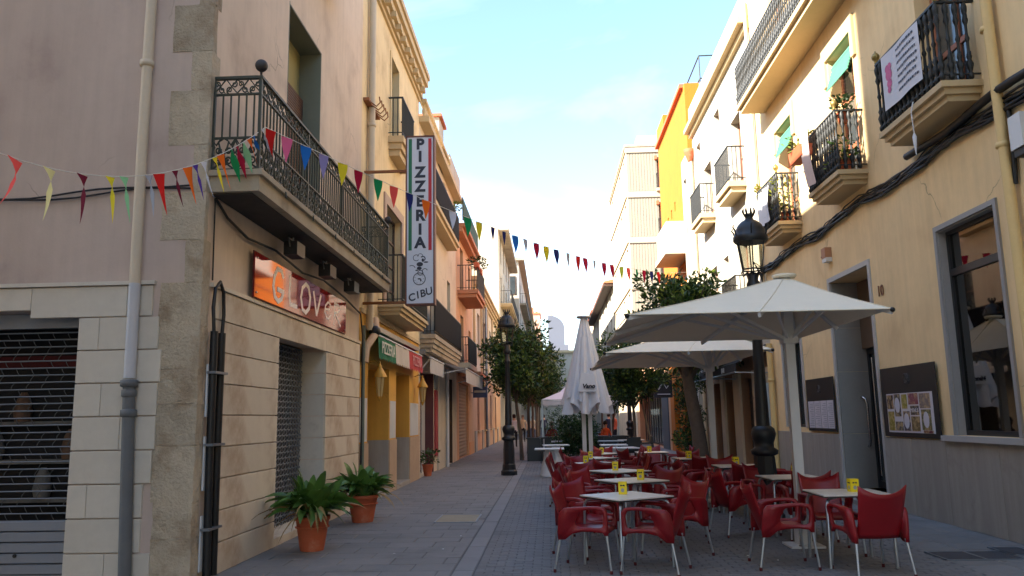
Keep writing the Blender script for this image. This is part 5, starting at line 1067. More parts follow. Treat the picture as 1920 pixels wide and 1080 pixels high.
def make_box():
    t = thing('menu_holder', 'x', 'napkin box', group='yellow napkin boxes on the cafe tables')
    MB().box(-.045, .045, -.045, .045, 0, .135).build('box_body', yellow_box, t)
    m = MB()
    for k in range(4):
        a = k * math.pi / 2; c, s = math.cos(a), math.sin(a); rot = lambda x, y, z: (x * c - y * s, x * s + y * c, z)
        for x0, x1, z0, z1 in ((-.026, -.006, .088, .104), (.006, .026, .088, .104), (-.02, .02, .092, .1)): m.quad(*[rot(x, -.0455 - .0004 * (x1 - x0 > .03), z) for x, z in ((x0, z0), (x1, z0), (x1 - .003, z1), (x0 + .003, z1))])
        m.add([rot(.02 * math.cos(i * math.pi / 5), -.0455, .045 + .022 * math.sin(i * math.pi / 5)) for i in range(10)], [tuple(range(10))])
    m.mi = [1 if len(f) == 10 else 0 for f in m.f]; m.build('face_print', [ink, ink_grey], t); return t
ch0, tb0, bx0 = make_chair(), make_table(), make_box()
used = set()
def P_(p, x, y, rz, label, z=0):
    first = p.name not in used; used.add(p.name); return put(p, first, (x, y, z), rz, label)
def face(x, y, deg): return R(deg - 90)
left = [(.81, 8.98, -13), (1.08, 11.1, -16), (1.08, 13.05, -12), (.86, 15.25, -14), (.92, 17.15, -8), (1.2, 19.2, -6)]
ordl = ['nearest', 'second', 'third', 'fourth', 'fifth', 'farthest']
for i, (x, y, r) in enumerate(left):
    P_(tb0, x, y, R(r + 45 - 0), f'small square cafe table with pale top, the {ordl[i]} of the left row of six')
    bx_ = [(-.02, .13), (.13, .02), (-.05, .05), (-.2, -.05), (-.08, -.05), (.0, -.1)][i]
    P_(bx0, x + bx_[0], y + bx_[1], R(r + 4), f'yellow napkin box on the {ordl[i]} table of the left row', .734)
pl = [[(.42, 8.82, -13, 'left'), (1.06, 8.62, 158, 'right'), (.44, 9.72, -52, 'far left'), (1.38, 9.6, 215, 'far right')],
      [(.57, 10.85, -8, 'left'), (1.68, 10.75, 172, 'right'), (.62, 11.78, -50, 'far left'), (1.5, 11.75, 225, 'far right')],
      [(.53, 12.85, -5, 'left'), (1.66, 12.9, 180, 'right'), (.7, 13.7, -60, 'far left')],
      [(.3, 15.1, -6, 'left'), (1.46, 15.2, 176, 'right'), (1.0, 14.55, 95, 'near'), (.6, 15.9, -70, 'far left')],
      [(.36, 17.1, 0, 'left'), (1.52, 17.2, 180, 'right'), (.95, 17.85, -90, 'far')],
      [(.62, 19.2, 0, 'left'), (1.8, 19.25, 180, 'right'), (1.25, 19.9, -85, 'far')]]
for i, row in enumerate(pl):
    for x, y, a, s in row: P_(ch0, x + random.gauss(0, .02), y + random.gauss(0, .02), face(x, y, a + random.gauss(0, 4)), f'red plastic armchair on the {s} side of the {ordl[i]} table in the left row')
right = [(3.18, 9.02, 0), (3.24, 11.3, 3), (3.12, 13.85, 0), (2.86, 16.45, 4), (2.4, 19.5, 0)]
ordr = ['nearest', 'second', 'third', 'fourth', 'farthest']
for i, (x, y, r) in enumerate(right):
    P_(tb0, x, y, R(r), f'square cafe table, the {ordr[i]} of the right row by the yellow wall')
    bx_ = [(.08, .02), (.12, .1), (.0, .1), (-.1, .0), (-.05, 0)][i]; P_(bx0, x + bx_[0], y + bx_[1], R(r + 6), f'yellow napkin box on the {ordr[i]} table of the right row', .734)
pr_ = [[(2.44, 8.88, -2, 'left'), (3.16, 8.46, 96, 'near'), (3.2, 9.66, -92, 'far')],
       [(2.52, 11.22, 14, 'left'), (3.25, 10.72, 88, 'near'), (3.1, 11.9, -84, 'far')],
       [(2.42, 13.8, 8, 'left'), (3.1, 13.2, 82, 'near'), (3.05, 14.5, -88, 'far'), (3.78, 13.9, 180, 'right')],
       [(2.2, 16.35, 10, 'left'), (2.86, 15.8, 94, 'near'), (2.9, 17.1, -92, 'far')],
       [(1.95, 19.0, 30, 'near left'), (2.5, 20.1, -90, 'far'), (3.0, 19.5, 180, 'right')]]
for i, row in enumerate(pr_):
    for x, y, a, s in row: P_(ch0, x, y, face(x, y, a), f'red plastic armchair on the {s} side of the {ordr[i]} table in the right row')
# white standing tables on cone feet
def make_cone_table():
    t = thing('cone_table', 'x', 'table', group='white tables on cone feet'); MB().lathe([(.27, 0), (.275, .02), (.26, .04), (.14, .60), (.12, .70), (.2, .72)], 20).build('cone_foot', white_paint, t)
    m = MB(); m.box(-.4, .4, -.4, .4, .72, .75).build('tabletop', white_paint, t); return t
cn0 = make_cone_table()
for x, y, r, lb in [(-.02, 22.4, 0, 'white square table on a cone foot left of the closed parasol, the nearer one'), (.18, 25.2, 3, 'white square table on a cone foot left of the closed parasol, the farther one'), (1.95, 22.2, 8, 'white square table on a cone foot behind the red chairs, the nearer one'), (1.9, 24.6, 0, 'white square table on a cone foot behind the red chairs, the farther one')]:
    P_(cn0, x, y, R(r), lb)

# ------------------------------------------------------------------ parasols
def make_parasol(px, py, x0, x1, y0, y1, ze, zp, hub, label, pole=.055):
    t = thing('parasol', label, 'parasol', (px, py, 0), world=True, group='open cream parasols'); top = Vector((px, py, zp)); xm, ym = (x0 + x1) / 2, (y0 + y1) / 2
    rim = [(x0, y0), (xm, y0), (x1, y0), (x1, ym), (x1, y1), (xm, y1), (x0, y1), (x0, ym)]; m = MB(); n = 8
    bm = bmesh.new(); rings = []
    for j in range(n + 1):
        f = .06 + .94 * j / n; ring = []
        for k in range(8):
            for q in range(3):
                a, b = rim[k], rim[(k + 1) % 8]; X = a[0] + (b[0] - a[0]) * q / 3; Y = a[1] + (b[1] - a[1]) * q / 3
                sag = .05 * math.sin(math.pi * q / 3) * f; z = zp + (ze - zp) * f - .025 * math.sin(math.pi * f)
                ins = 1 - .012 * math.sin(math.pi * q / 3) * f
                ring.append(bm.verts.new((px + (X - px) * f * ins, py + (Y - py) * f * ins, z)))
        rings.append(ring)
    for j in range(n):
        for i in range(24): bm.faces.new((rings[j][i], rings[j][(i + 1) % 24], rings[j + 1][(i + 1) % 24], rings[j + 1][i]))
    bmesh.ops.recalc_face_normals(bm, faces=bm.faces[:]); bmesh.ops.solidify(bm, geom=bm.faces[:], thickness=.004)
    me = bpy.data.meshes.new('canopy'); bm.to_mesh(me); bm.free(); me.materials.append(canvas); link('canopy', me, t)
    MB().lathe([(.14, .015), (.15, .01), (.15, -.01), (.13, -.03)], 20, (px, py, zp + .01)).build('vent_cap', canvas, t)
    MB().box(px - pole, px + pole, py - pole, py + pole, .02, zp - .02).build('pole', white_paint, t); MB().box(px - .09, px + .09, py - .09, py + .09, hub - .06, hub + .05).build('hub', white_paint, t)
    MB().box(px - .2, px + .2, py - .2, py + .2, 0, .025).box(px - .08, px + .08, py - .08, py + .08, .025, .25).build('base_plate', white_paint, t)
    for X, Y in rim:
        ee = Vector((X, Y, ze - .035)); tp = Vector((px, py, zp - .1)); rb = MB().bar(tp, ee, .03, .045).build('rib', white_paint, t); mid = tp.lerp(ee, .52) - Vector((0, 0, .02)); MB().bar((px + (X - px) * .03, py + (Y - py) * .03, hub), mid, .026, .036).build('strut', white_paint, rb)
    sm = MB()
    for k in range(8):
        a, b = rim[k], rim[(k + 1) % 8]; sm.tube([(px + (a[0] - px) * f, py + (a[1] - py) * f, zp + (ze - zp) * f - .025 * math.sin(math.pi * f) + .004) for f in (.08, .3, .5, .7, .9, 1)], .006, 4); sm.tube([(*a, ze + .002), (*b, ze + .002)], .006, 4)
    sm.build('seam', canvas, t)
    for X, Y in rim[::2]: MB().sphere((X + (X - px) * .006, Y + (Y - py) * .006, ze - .01), .028, 8, 6).build('rib_cap', black_plastic, t)
    return t
make_parasol(3.02, 10.15, .87, 3.64, 8.55, 11.8, 2.65, 3.29, 2.5, 'open cream parasol nearest the viewer, white square pole among the right tables')
make_parasol(3.05, 15.4, .95, 3.68, 13.3, 17.6, 2.62, 3.3, 2.45, 'open cream parasol behind the first, lower in view above the far right tables')
cp = thing('closed_parasol', 'tall furled white parasol hanging in folds on its twin pole', 'parasol', (.95, 20.6, 0), world=True)
cx, cy = .95, 20.6
def furl(nm, zt_, zb, r0, r1, folds, seed, flare=.0):
    rg = random.Random(seed); nn = 72; vs = []; fs = []; rows = 16; ph = [rg.uniform(-.25, .25) for _ in range(folds)]
    for j in range(rows + 1):
        f = j / rows; r = r0 + (r1 - r0) * f ** .9; z = zt_ + (zb - zt_) * f
        for i in range(nn):
            a = 2 * math.pi * i / nn; k = int(i / nn * folds); w = math.cos(a * folds + ph[k] * f); rr = r * (1 + (.10 + .22 * f) * w * (1 if w > 0 else .7)); dz = (.14 * f ** 4) * math.cos(a * folds / 2 + seed) + .05 * f ** 6 * math.cos(a * folds)
            vs.append((cx + rr * math.cos(a) + .04 * f * math.sin(seed), cy + rr * math.sin(a), z + dz))
    for j in range(rows):
        for i in range(nn): fs.append((j * nn + i, j * nn + (i + 1) % nn, (j + 1) * nn + (i + 1) % nn, (j + 1) * nn + i))
    m = MB(); m.add(vs, fs, True); return m.build(nm, white_canvas, cp)
furl('canopy', 4.12, 1.75, .07, .52, 11, 3); furl('canopy_lining', 3.6, 1.95, .2, .40, 7, 5)
MB().lathe([(.18, -.02), (.19, .0), (.18, .03), (.03, .05)], 16, (cx, cy, 4.12)).build('cap', alu, cp)
for dx in (-.08, .08): MB().box(cx + dx - .05, cx + dx + .05, cy - .045, cy + .045, 0, 3.0).build('pole', white_paint, cp)
MB().box(cx - .35, cx + .35, cy - .35, cy + .35, 0, .05).build('base_plate', galv, cp)
link('lettering', text_mesh('Vano', .15, .004, ink, bold=.008, shear=.25), cp, (cx + .04, cy - .56, 2.33), (R(78), 0, 0))
MB().prism([(cx - .22, 2.2), (cx + .26, 2.2), (cx + .2, 2.62), (cx - .12, 2.68)], lambda u, v, d: (u, cy - .53 + d + (2.4 - v) * -.1, v), 0, .02).build('tied_flap', white_canvas, cp)

# ------------------------------------------------------------------ potted aspidistras
def leaf_mesh(nm, ln, wd, droop, twist, mat, fold=.25):
    m = MB(); n = 7; vs = []
    for i in range(n + 1):
        f = i / n; w = wd * (math.sin(math.pi * min(1, f * .92 + .06)) ** .8) * (1 if f > .22 else f / .22 * .8 + .1); ang = R(78) - droop * f ** 1.4
        x = ln * (f * math.cos(R(78)) + (1 - math.cos(droop * f)) * .55); z = ln * (f * .95 - droop * .42 * f ** 2.2)
        t_ = twist * f
        for s in (-1, 0, 1): vs.append((x, s * w / 2 * math.cos(t_), z + abs(s) * w * fold + s * w / 2 * math.sin(t_)))
    fs = [(i * 3 + j, i * 3 + j + 1, i * 3 + j + 4, i * 3 + j + 3) for i in range(n) for j in (0, 1)]
    m.add(vs, fs, True); return m.mesh(nm, mat)
rg = random.Random(12); lm = [leaf_mesh('leaf', .50 + .25 * rg.random(), .10 + .05 * rg.random(), rg.uniform(.4, 2.0), rg.uniform(-.9, .9), asp_leaf) for _ in range(9)]; brn = [leaf_mesh('leaf', .55, .04, 2.4, .8, M('dry_leaf', (150, 122, 74), .7)) for _ in range(1)]
def aspidistra(x, y, h, r, label, n, sc, seed):
    t = thing('potted_plant', label, 'potted plant', (x, y, 0), group='terracotta pots along the left wall'); rg = random.Random(seed)
    MB().lathe([(r * .66, 0), (r * .7, .03), (r * .82, h * .45), (r * .95, h * .86), (r * .98, h * .87), (r * 1.02, h * .9), (r * 1.02, h - .01), (r * .98, h), (r * .9, h - .02), (r * .88, h - .05)], 28).build('pot', terracotta, t)
    MB().lathe([(r * .98, h * .66), (r * 1.0, h * .68), (r * .98, h * .70)], 28).build('pot_rib', terracotta, t); MB().lathe([(r * .88, h - .06), (.01, h - .03)], 20).build('soil', soil, t)
    for k in range(n):
        a = rg.uniform(0, 6.283); q = r * .75 * math.sqrt(rg.random()); o = link('leaf', rg.choice(lm if rg.random() > .1 else brn), t, (q * math.cos(a), q * math.sin(a), h - .05), (rg.uniform(-.25, .25), rg.uniform(-.35, .3), a + rg.uniform(-.6, .6))); s = sc * rg.uniform(.7, 1.1); o.scale = (s, s * 1.15, s)
    return t
aspidistra(-3.0, 10.25, .42, .215, 'terracotta pot with a broad leaved green plant, the nearer of two', 170, 1.04, 4)
aspidistra(-3.0, 13.0, .42, .24, 'rounded terracotta pot with a bushy green plant, the farther of two', 170, .95, 9)

# ------------------------------------------------------------------ trees
def leaf_cloud(n, pts, r, size, seed, sq=.8):
    g = np.random.default_rng(seed); c = g.integers(0, len(pts), n); pts = np.array(pts); rad = np.array(r)[c] if hasattr(r, '__len__') else np.full(n, r)
    d = g.normal(size=(n, 3)); d /= np.linalg.norm(d, axis=1)[:, None]; q = g.random(n) ** .45
    p = pts[c] + d * (rad * q)[:, None] * np.array([1, 1, sq])
    ax = d + g.normal(size=(n, 3)) * .7 + np.array([0, 0, .25]); ax /= np.linalg.norm(ax, axis=1)[:, None]
    s = np.cross(ax, g.normal(size=(n, 3))); s /= np.linalg.norm(s, axis=1)[:, None]; nrm = np.cross(ax, s)
    ln = size * g.uniform(.7, 1.4, n)[:, None]; w = ln * .22
    v = np.stack([p, p + ax * ln * .5 + s * w + nrm * w * .4, p + ax * ln, p + ax * ln * .5 - s * w + nrm * w * .4], 1).reshape(-1, 3)
    i = np.arange(n) * 4; f = np.concatenate([np.stack([i, i + 1, i + 2], 1), np.stack([i, i + 2, i + 3], 1)])
    m = np.where(g.random(n) < .45, 0, np.where(g.random(n) < .75, 1, 2)); return v, f, np.concatenate([m, m])
def make_tree(name, seed, h, trunk_h, cr, nleaf, tr=.09, lean=(0, 0), size=.13, ch=None, label='', cat='tree', mats=None):
    t = thing(name, label, cat); rg = random.Random(seed); m = MB(); top = Vector((lean[0], lean[1], trunk_h)); ch = ch or (h - trunk_h)
    m.tube([(0, 0, -.05), (lean[0] * .3 + .02, lean[1] * .3, trunk_h * .4), (lean[0] * .7 - .02, lean[1] * .7, trunk_h * .8), top], [tr * 1.35, tr * 1.05, tr * .95, tr * .8], 9); cl = []
    for k in range(15):
        a = k * 2.4 + rg.uniform(-.4, .4); q = cr * rg.uniform(.25, .95); z = trunk_h + ch * (.12 + .82 * (k + .5) / 15) ; q *= math.sqrt(max(.12, 1 - ((z - trunk_h - ch * .45) / (ch * .58)) ** 2)); e = Vector((top.x + q * math.cos(a), top.y + q * math.sin(a), z))
        md = top.lerp(e, .5) + Vector((rg.uniform(-.12, .12), rg.uniform(-.12, .12), .1 + .1 * rg.random())); m.tube([top - Vector((0, 0, rg.uniform(0, .25))), md, e], [tr * .5, tr * .3, tr * .1], 6); cl.append(tuple(e)); cl.append(tuple(md.lerp(e, .5)))
        for _ in range(3):
            e2 = e + Vector((rg.uniform(-1, 1), rg.uniform(-1, 1), rg.uniform(-.5, .9))) * cr * .38; m.tube([md.lerp(e, .6), e2], [tr * .16, tr * .06], 4, cap=False); cl.append(tuple(e2))
    m.build('trunk', bark, t)
    v, f, mi = leaf_cloud(nleaf, cl, [cr * rg.uniform(.22, .42) for _ in cl], size, seed)
    me = bpy.data.meshes.new('crown'); me.from_pydata(v.tolist(), [], f.tolist())
    for q in (mats or lvs): me.materials.append(q)
    me.polygons.foreach_set('material_index', mi); me.update(); link('crown', me, t); return t
tA = make_tree('street_tree', 3, 5.05, 2.35, 1.38, 7600, .065, (-.2, .1), .17); tB = make_tree('street_tree', 8, 5.2, 2.4, 1.45, 7600, .065, (.1, 0), .17)
g_ = 'clipped street trees'
put(tA, True, (-1.08, 31.2, 0), 0, 'dense round crowned street tree behind the left lamp, nearest of the left row', g_); put(tB, True, (-.98, 37.2, 0), 1, 'dense street tree with thin trunk, second of the left row', g_)
for i, (x, y, r_, s) in enumerate([(-.9, 44, 2, 1), (-.8, 52, 4, 1.02), (-.9, 61, 5, 1.05), (-.9, 72, 1, 1.1)]): q = put((tA, tB)[i % 2], False, (x, y, 0), r_, 'dark street tree far down the left row, ' + ['third', 'fourth', 'fifth', 'sixth'][i] + ' from the lamp', g_); q.scale = (s, s, s)
tC = make_tree('large_tree', 21, 5.1, 2.75, 1.35, 10000, .19, (-.35, -.2), .17, 2.75); put(tC, True, (4.35, 23.6, 0), 0, 'big spreading tree with thick leaning trunk behind the far cream parasol', g_)
for i, (x, y, r_, s) in enumerate([(3.1, 29.5, 2.2, .98), (2.9, 38.5, 3, 1.0), (3.0, 47, .5, 1.0)]): q = put((tB, tA)[i % 2], False, (x, y, 0), r_, 'street tree on the right of the street, ' + ['between the closed parasol and the orange awning', 'beyond the slim lamp', 'farthest on the right'][i], g_); q.scale = (s * .88, s * .88, s * .84)
def bush(x, y, r, h, label, seed, n=900, pot=None, size=.09, name='shrub', mats=None):
    t = thing(name, label, 'shrub', (x, y, 0)); rg = random.Random(seed); z0 = pot or 0
    if pot: MB().box(-r * .7, r * .7, -r * .7, r * .7, 0, pot).build('planter_box', dark_frame, t)
    m = MB(); cl = []
    for k in range(9): e = Vector((rg.uniform(-.7, .7) * r, rg.uniform(-.7, .7) * r, z0 + h * (.2 + .75 * (k / 8)))); m.tube([(e.x * .2, e.y * .2, z0 - .02), e], [.012, .005], 4, cap=False); cl.append(tuple(e))
    m.build('stems', bark, t); v, f, mi = leaf_cloud(n, cl, r * .55, size, seed, 1.0); me = bpy.data.meshes.new('foliage'); me.from_pydata(v.tolist(), [], f.tolist())
    for q in (mats or lvs): me.materials.append(q)
    me.polygons.foreach_set('material_index', mi); me.update(); link('foliage', me, t); return t
bush(.85, 26.8, .62, 1.25, 'bushy green shrub in a dark planter behind the closed parasol', 4, 3200, .3, .1, mats=[lvs[0], lvs[0], lvs[1]]); bush(1.35, 28.2, .5, 1.1, 'dark green shrub right of the closed parasol pole', 6, 2200, .3, mats=[lvs[0], lvs[0], lvs[1]]); bush(.3, 30.4, .4, 1.6, 'grey green feathery bush beside the white tent', 7, 700, .3, .07)
bush(4.45, 25.6, .55, 2.6, 'tall climbing green plant against the shuttered wall', 14, 2600, .35, .1, 'climbing_plant'); bush(4.1, 24.6, .42, .7, 'low leafy green plant at the foot of the climber', 15, 700, .3, .1); 
ob = bush(4.35, 24.9, .3, .4, 'orange flowering plant in front of the climbing plant', 16, 260, .75, .08, 'flowering_plant', [lvs[1], M('orange_flower', (220, 92, 36), .6), MATS['orange_flower']])
stk = thing('leaning_stake', 'thin pale leaning stake of a young tree by the dark shop front', 'stake', (3.75, 30.2, 0), world=True); MB().tube([(3.85, 30.2, 0), (3.4, 30.2, 2.3)], .035, 6).build('stake', M('pale_wood', (150, 132, 108), .9, var=.1), stk)
pb = MB().box(-.3, .3, -.3, .3, 0, .8).mesh('planter_body', dark_frame); pr2 = MB().box(-.33, .33, -.33, .33, .8, .86).mesh('planter_rim', dark_frame)
for i, (x, y, lb) in enumerate([(-.55, 30.5, 'black square planter block left of the white tent legs'), (.1, 31.0, 'black square planter block in front of the white tent'), (1.9, 31.2, 'black square planter block right of the closed parasol'), (2.7, 31.5, 'black square planter block at the right end of the terrace')]):
    t = thing('terrace_planter', lb, 'planter', (x, y, 0), 0, 'black terrace planters'); link('planter_body', pb, t); link('planter_rim', pr2, t)
def dtab():
    t = thing('dark_table', 'x', 'table', group='dark terrace tables'); MB().box(-.45, .45, -.4, .4, .72, .75).build('tabletop', M('grey_top', (150, 154, 162), .4), t)
    for sx in (-1, 1): MB().tube([(sx * .36, 0, .72), (sx * .36, 0, .02)], .025, 6).build('leg', dark_frame, t); MB().box(sx * .36 - .03, sx * .36 + .03, -.3, .3, 0, .03).build('foot', dark_frame, t)
    return t
def dchair():
    t = thing('dark_chair', 'x', 'chair', group='dark terrace chairs'); MB().box(-.24, .24, -.24, .24, .40, .46).build('seat', dark_frame, t); MB().box(-.24, .24, -.27, -.23, .46, .86).build('backrest', dark_frame, t)
    for sx in (-1, 1):
        for sy in (-1, 1): MB().tube([(sx * .21, sy * .21, .4), (sx * .22, sy * .23, 0)], .016, 5).build('leg', dark_frame, t)
        MB().box(sx * .25 - .02, sx * .25 + .02, -.24, .2, .6, .64).build('armrest', dark_frame, t)
    return t
dt0, dc0 = dtab(), dchair()
for i, (x, y) in enumerate([(.5, 29.0), (2.1, 28.6), (2.9, 29.3)]): P_(dt0, x, y, 0, 'dark terrace table with pale top ' + ['left of the closed parasol pole', 'right of the closed parasol pole', 'at the right end of the terrace'][i])
for i, (x, y, a) in enumerate([(-.1, 28.9, 0), (1.6, 28.5, 0), (2.55, 28.7, 180), (2.2, 29.4, -90), (3.4, 29.3, 180), (2.9, 28.6, 90)]): P_(dc0, x, y, R(a - 90), 'black terrace chair ' + ['left of the first dark table', 'left of the middle dark table', 'right of the middle dark table', 'behind the middle dark table', 'right of the last dark table', 'in front of the last dark table'][i])
# white pop-up tent
tn = thing('canopy_tent', 'white pop-up tent with peaked roof and scalloped valance behind the closed parasol', 'tent', (1.3, 37, 0), world=True)
x0, x1, y0, y1, ze = -.3, 2.9, 34.5, 38.3, 2.35; pk_ = ((x0 + x1) / 2, (y0 + y1) / 2, 3.45); m = MB(); cs = [(x0, y0), (x1, y0), (x1, y1), (x0, y1)]; n = 8
for k in range(4):
    a, b = cs[k], cs[(k + 1) % 4]
    for i in range(n):
        f0, f1 = i / n, (i + 1) / n; pa = (a[0] + (b[0] - a[0]) * f0, a[1] + (b[1] - a[1]) * f0); pb_ = (a[0] + (b[0] - a[0]) * f1, a[1] + (b[1] - a[1]) * f1); md = lambda p: (p[0] * .5 + pk_[0] * .5, p[1] * .5 + pk_[1] * .5, ze + .34)
        m.quad((*pa, ze), (*pb_, ze), md(pb_), md(pa)); m.add([md(pa), md(pb_), pk_], [(0, 1, 2)]); mm = ((pa[0] + pb_[0]) / 2, (pa[1] + pb_[1]) / 2)
        m.add([(*pa, ze), (*pb_, ze), (*pb_, ze - .2), (*mm, ze - .27), (*pa, ze - .2)], [(0, 1, 2, 3, 4)])
m.build('roof', white_canvas, tn)
for a in cs: MB().box(a[0] - .03, a[0] + .03, a[1] - .03, a[1] + .03, 0, ze).build('leg', alu, tn)
mt2 = MB()
for k in range(4): a, b = cs[k], cs[(k + 1) % 4]; mt2.bar((*a, ze - .3), (*b, ze - .02), .025); mt2.bar((*a, ze - .02), (*b, ze - .3), .025)
mt2.build('truss', alu, tn)

# ------------------------------------------------------------------ bunting
cols = {'red': (206, 40, 38), 'orange': (236, 110, 36), 'yellow': (226, 206, 50), 'green': (34, 140, 84), 'mint': (140, 200, 150), 'white': (206, 208, 220), 'maroon': (110, 26, 48), 'violet': (84, 56, 150), 'pink': (232, 110, 150), 'blue': (42, 110, 190), 'navy': (42, 48, 104), 'cream': (224, 214, 150), 'lilac': (150, 140, 190), 'coral': (240, 90, 84), 'crimson': (170, 30, 60), 'grey': (160, 164, 176), 'lime': (176, 200, 70)}
def pennant_mesh(c, tw, bend, w=.17, h=.30):
    m = MB(); n = 7; vs = []; mt = M('pennant_' + c, cols[c], .9, leaf=.3, spec=.1)
    for i in range(n + 1):
        f = i / n; a = tw * min(1, .3 + f * 1.6); ww = w * (1 - f) + .004
        for s in (-1, 1): vs.append((s * ww / 2 * math.cos(a) + bend * f * f * .2, s * ww / 2 * math.sin(a) + .1 * bend * f, -h * f - .004))
    m.add(vs, [(2 * i, 2 * i + 1, 2 * i + 3, 2 * i + 2) for i in range(n)], True); return m.mesh('pennant', mt)
def bunting(label, pts, flags, sc=1.0):
    t = thing('bunting', label, 'bunting', pts[0], world=True, group='strings of coloured pennants'); pts = [Vector(p) for p in pts]; MB().tube(pts, .0045, 4).build('string', M('string_white', (214, 210, 200), .8), t)
    d = [0]
    for a, b in zip(pts[:-1], pts[1:]): d.append(d[-1] + (b - a).length)
    for f, c, tw, bend, s in flags:
        L_ = f * d[-1]; k = max(i for i in range(len(d) - 1) if d[i] <= L_); p = pts[k].lerp(pts[k + 1], (L_ - d[k]) / (d[k + 1] - d[k])); dr_ = pts[k + 1] - pts[k]; a = math.atan2(dr_.y, dr_.x)
        o = link('pennant', pennant_mesh(c, tw, bend), t, p, (0, math.atan2(-dr_.z, math.hypot(dr_.x, dr_.y)) * .8, a)); o.scale = (s * (.8 if 'mauve' in label else .95), s, s * 1.08); o['label'] = c + ' pennant'
S = (-3.05, 8.3, 4.8); E0 = (-4.4, 4.6, 3.45)
def sagline(a, b, sag, n=24): a, b = Vector(a), Vector(b); return [a.lerp(b, i / n) - Vector((0, 0, sag * 4 * (i / n) * (1 - i / n))) for i in range(n + 1)]
STR1 = sagline(S, (-4.35, 4.3, 3.5), .30); STR2 = sagline(S, (5.5, 28.0, 6.5), .95, 40)
STR1 = sagline(S, (-4.35, 4.3, 3.85), .68); STR2 = sagline(S, (5.5, 28.0, 6.6), .60, 40)
rg = random.Random(2)
F1 = [(.70, 'coral', 1.12, .95, 1.25), (.637, 'cream', 1.15, .5, 1.2), (.571, 'maroon', 1.08, .4, 1.15), (.51, 'yellow', 1.05, .3, 1.1), (.477, 'mint', 1.0, .0, 1.1), (.415, 'grey', 1.0, .35, 1.05), (.387, 'red', .25, -.1, 1.05), (.341, 'maroon', .95, -.2, .95), (.303, 'orange', .3, -.1, 1.0), (.278, 'violet', .9, .1, .95), (.249, 'white', .8, -.35, 1.0), (.211, 'yellow', .9, .05, 1.0), (.19, 'orange', .4, -.05, 1.0), (.15, 'green', 1.5, .1, .95), (.127, 'crimson', 1.3, .1, .95), (.1, 'mint', 1.5, .1, .9), (.074, 'orange', .6, 0, .9), (.055, 'blue', 1.2, 0, .7), (.012, 'white', 1.0, -.6, .8), (.78, 'yellow', .9, .3, 1.1), (.86, 'blue', .5, .2, 1.1)]
F2 = [(.004, 'red', .8, .6, .9), (.016, 'pink', .5, 0, 1), (.031, 'blue', .35, -.15, 1), (.046, 'lilac', 1.0, .05, 1), (.063, 'yellow', .4, -.25, 1), (.078, 'crimson', .9, .0, 1), (.098, 'green', .5, -.05, 1), (.115, 'coral', .5, .05, 1), (.133, 'navy', 1.2, -.5, 1), (.153, 'orange', .4, -.35, 1), (.189, 'white', .5, -.4, 1), (.211, 'green', .6, -.4, 1), (.229, 'yellow', .9, -.1, .95), (.252, 'navy', 1.4, .1, .7), (.272, 'navy', 1.4, .1, .7), (.292, 'blue', .5, -.5, 1), (.312, 'grey', 1.3, -.6, .8), (.335, 'crimson', .6, -.3, 1), (.357, 'yellow', .5, -.2, 1), (.38, 'navy', .6, -.5, 1), (.41, 'grey', 1.5, .0, .9), (.437, 'red', .9, .2, 1), (.456, 'crimson', .6, -.5, 1), (.484, 'grey', 1.4, 0, .7), (.514, 'crimson', .5, -.1, 1), (.54, 'crimson', .6, -.35, 1), (.575, 'lime', .8, .2, 1), (.6, 'coral', .6, -.3, 1), (.634, 'green', 1.3, 0, .7), (.665, 'crimson', .7, 0, 1), (.699, 'navy', .6, 0, 1), (.73, 'red', .6, -.5, 1)]
F1 = [(a, b, c, d, e * 1.12) for a, b, c, d, e in F1]; F2 = [(a, b, c * .5 - 1.0, d, e * (1.05 if a > .2 else .92)) for a, b, c, d, e in F2]
bunting('string of twisted pennants sagging from the balcony corner across the mauve wall', STR1, F1)
bunting('long string of pennants crossing the street from the balcony corner to the right houses', STR2, F2)

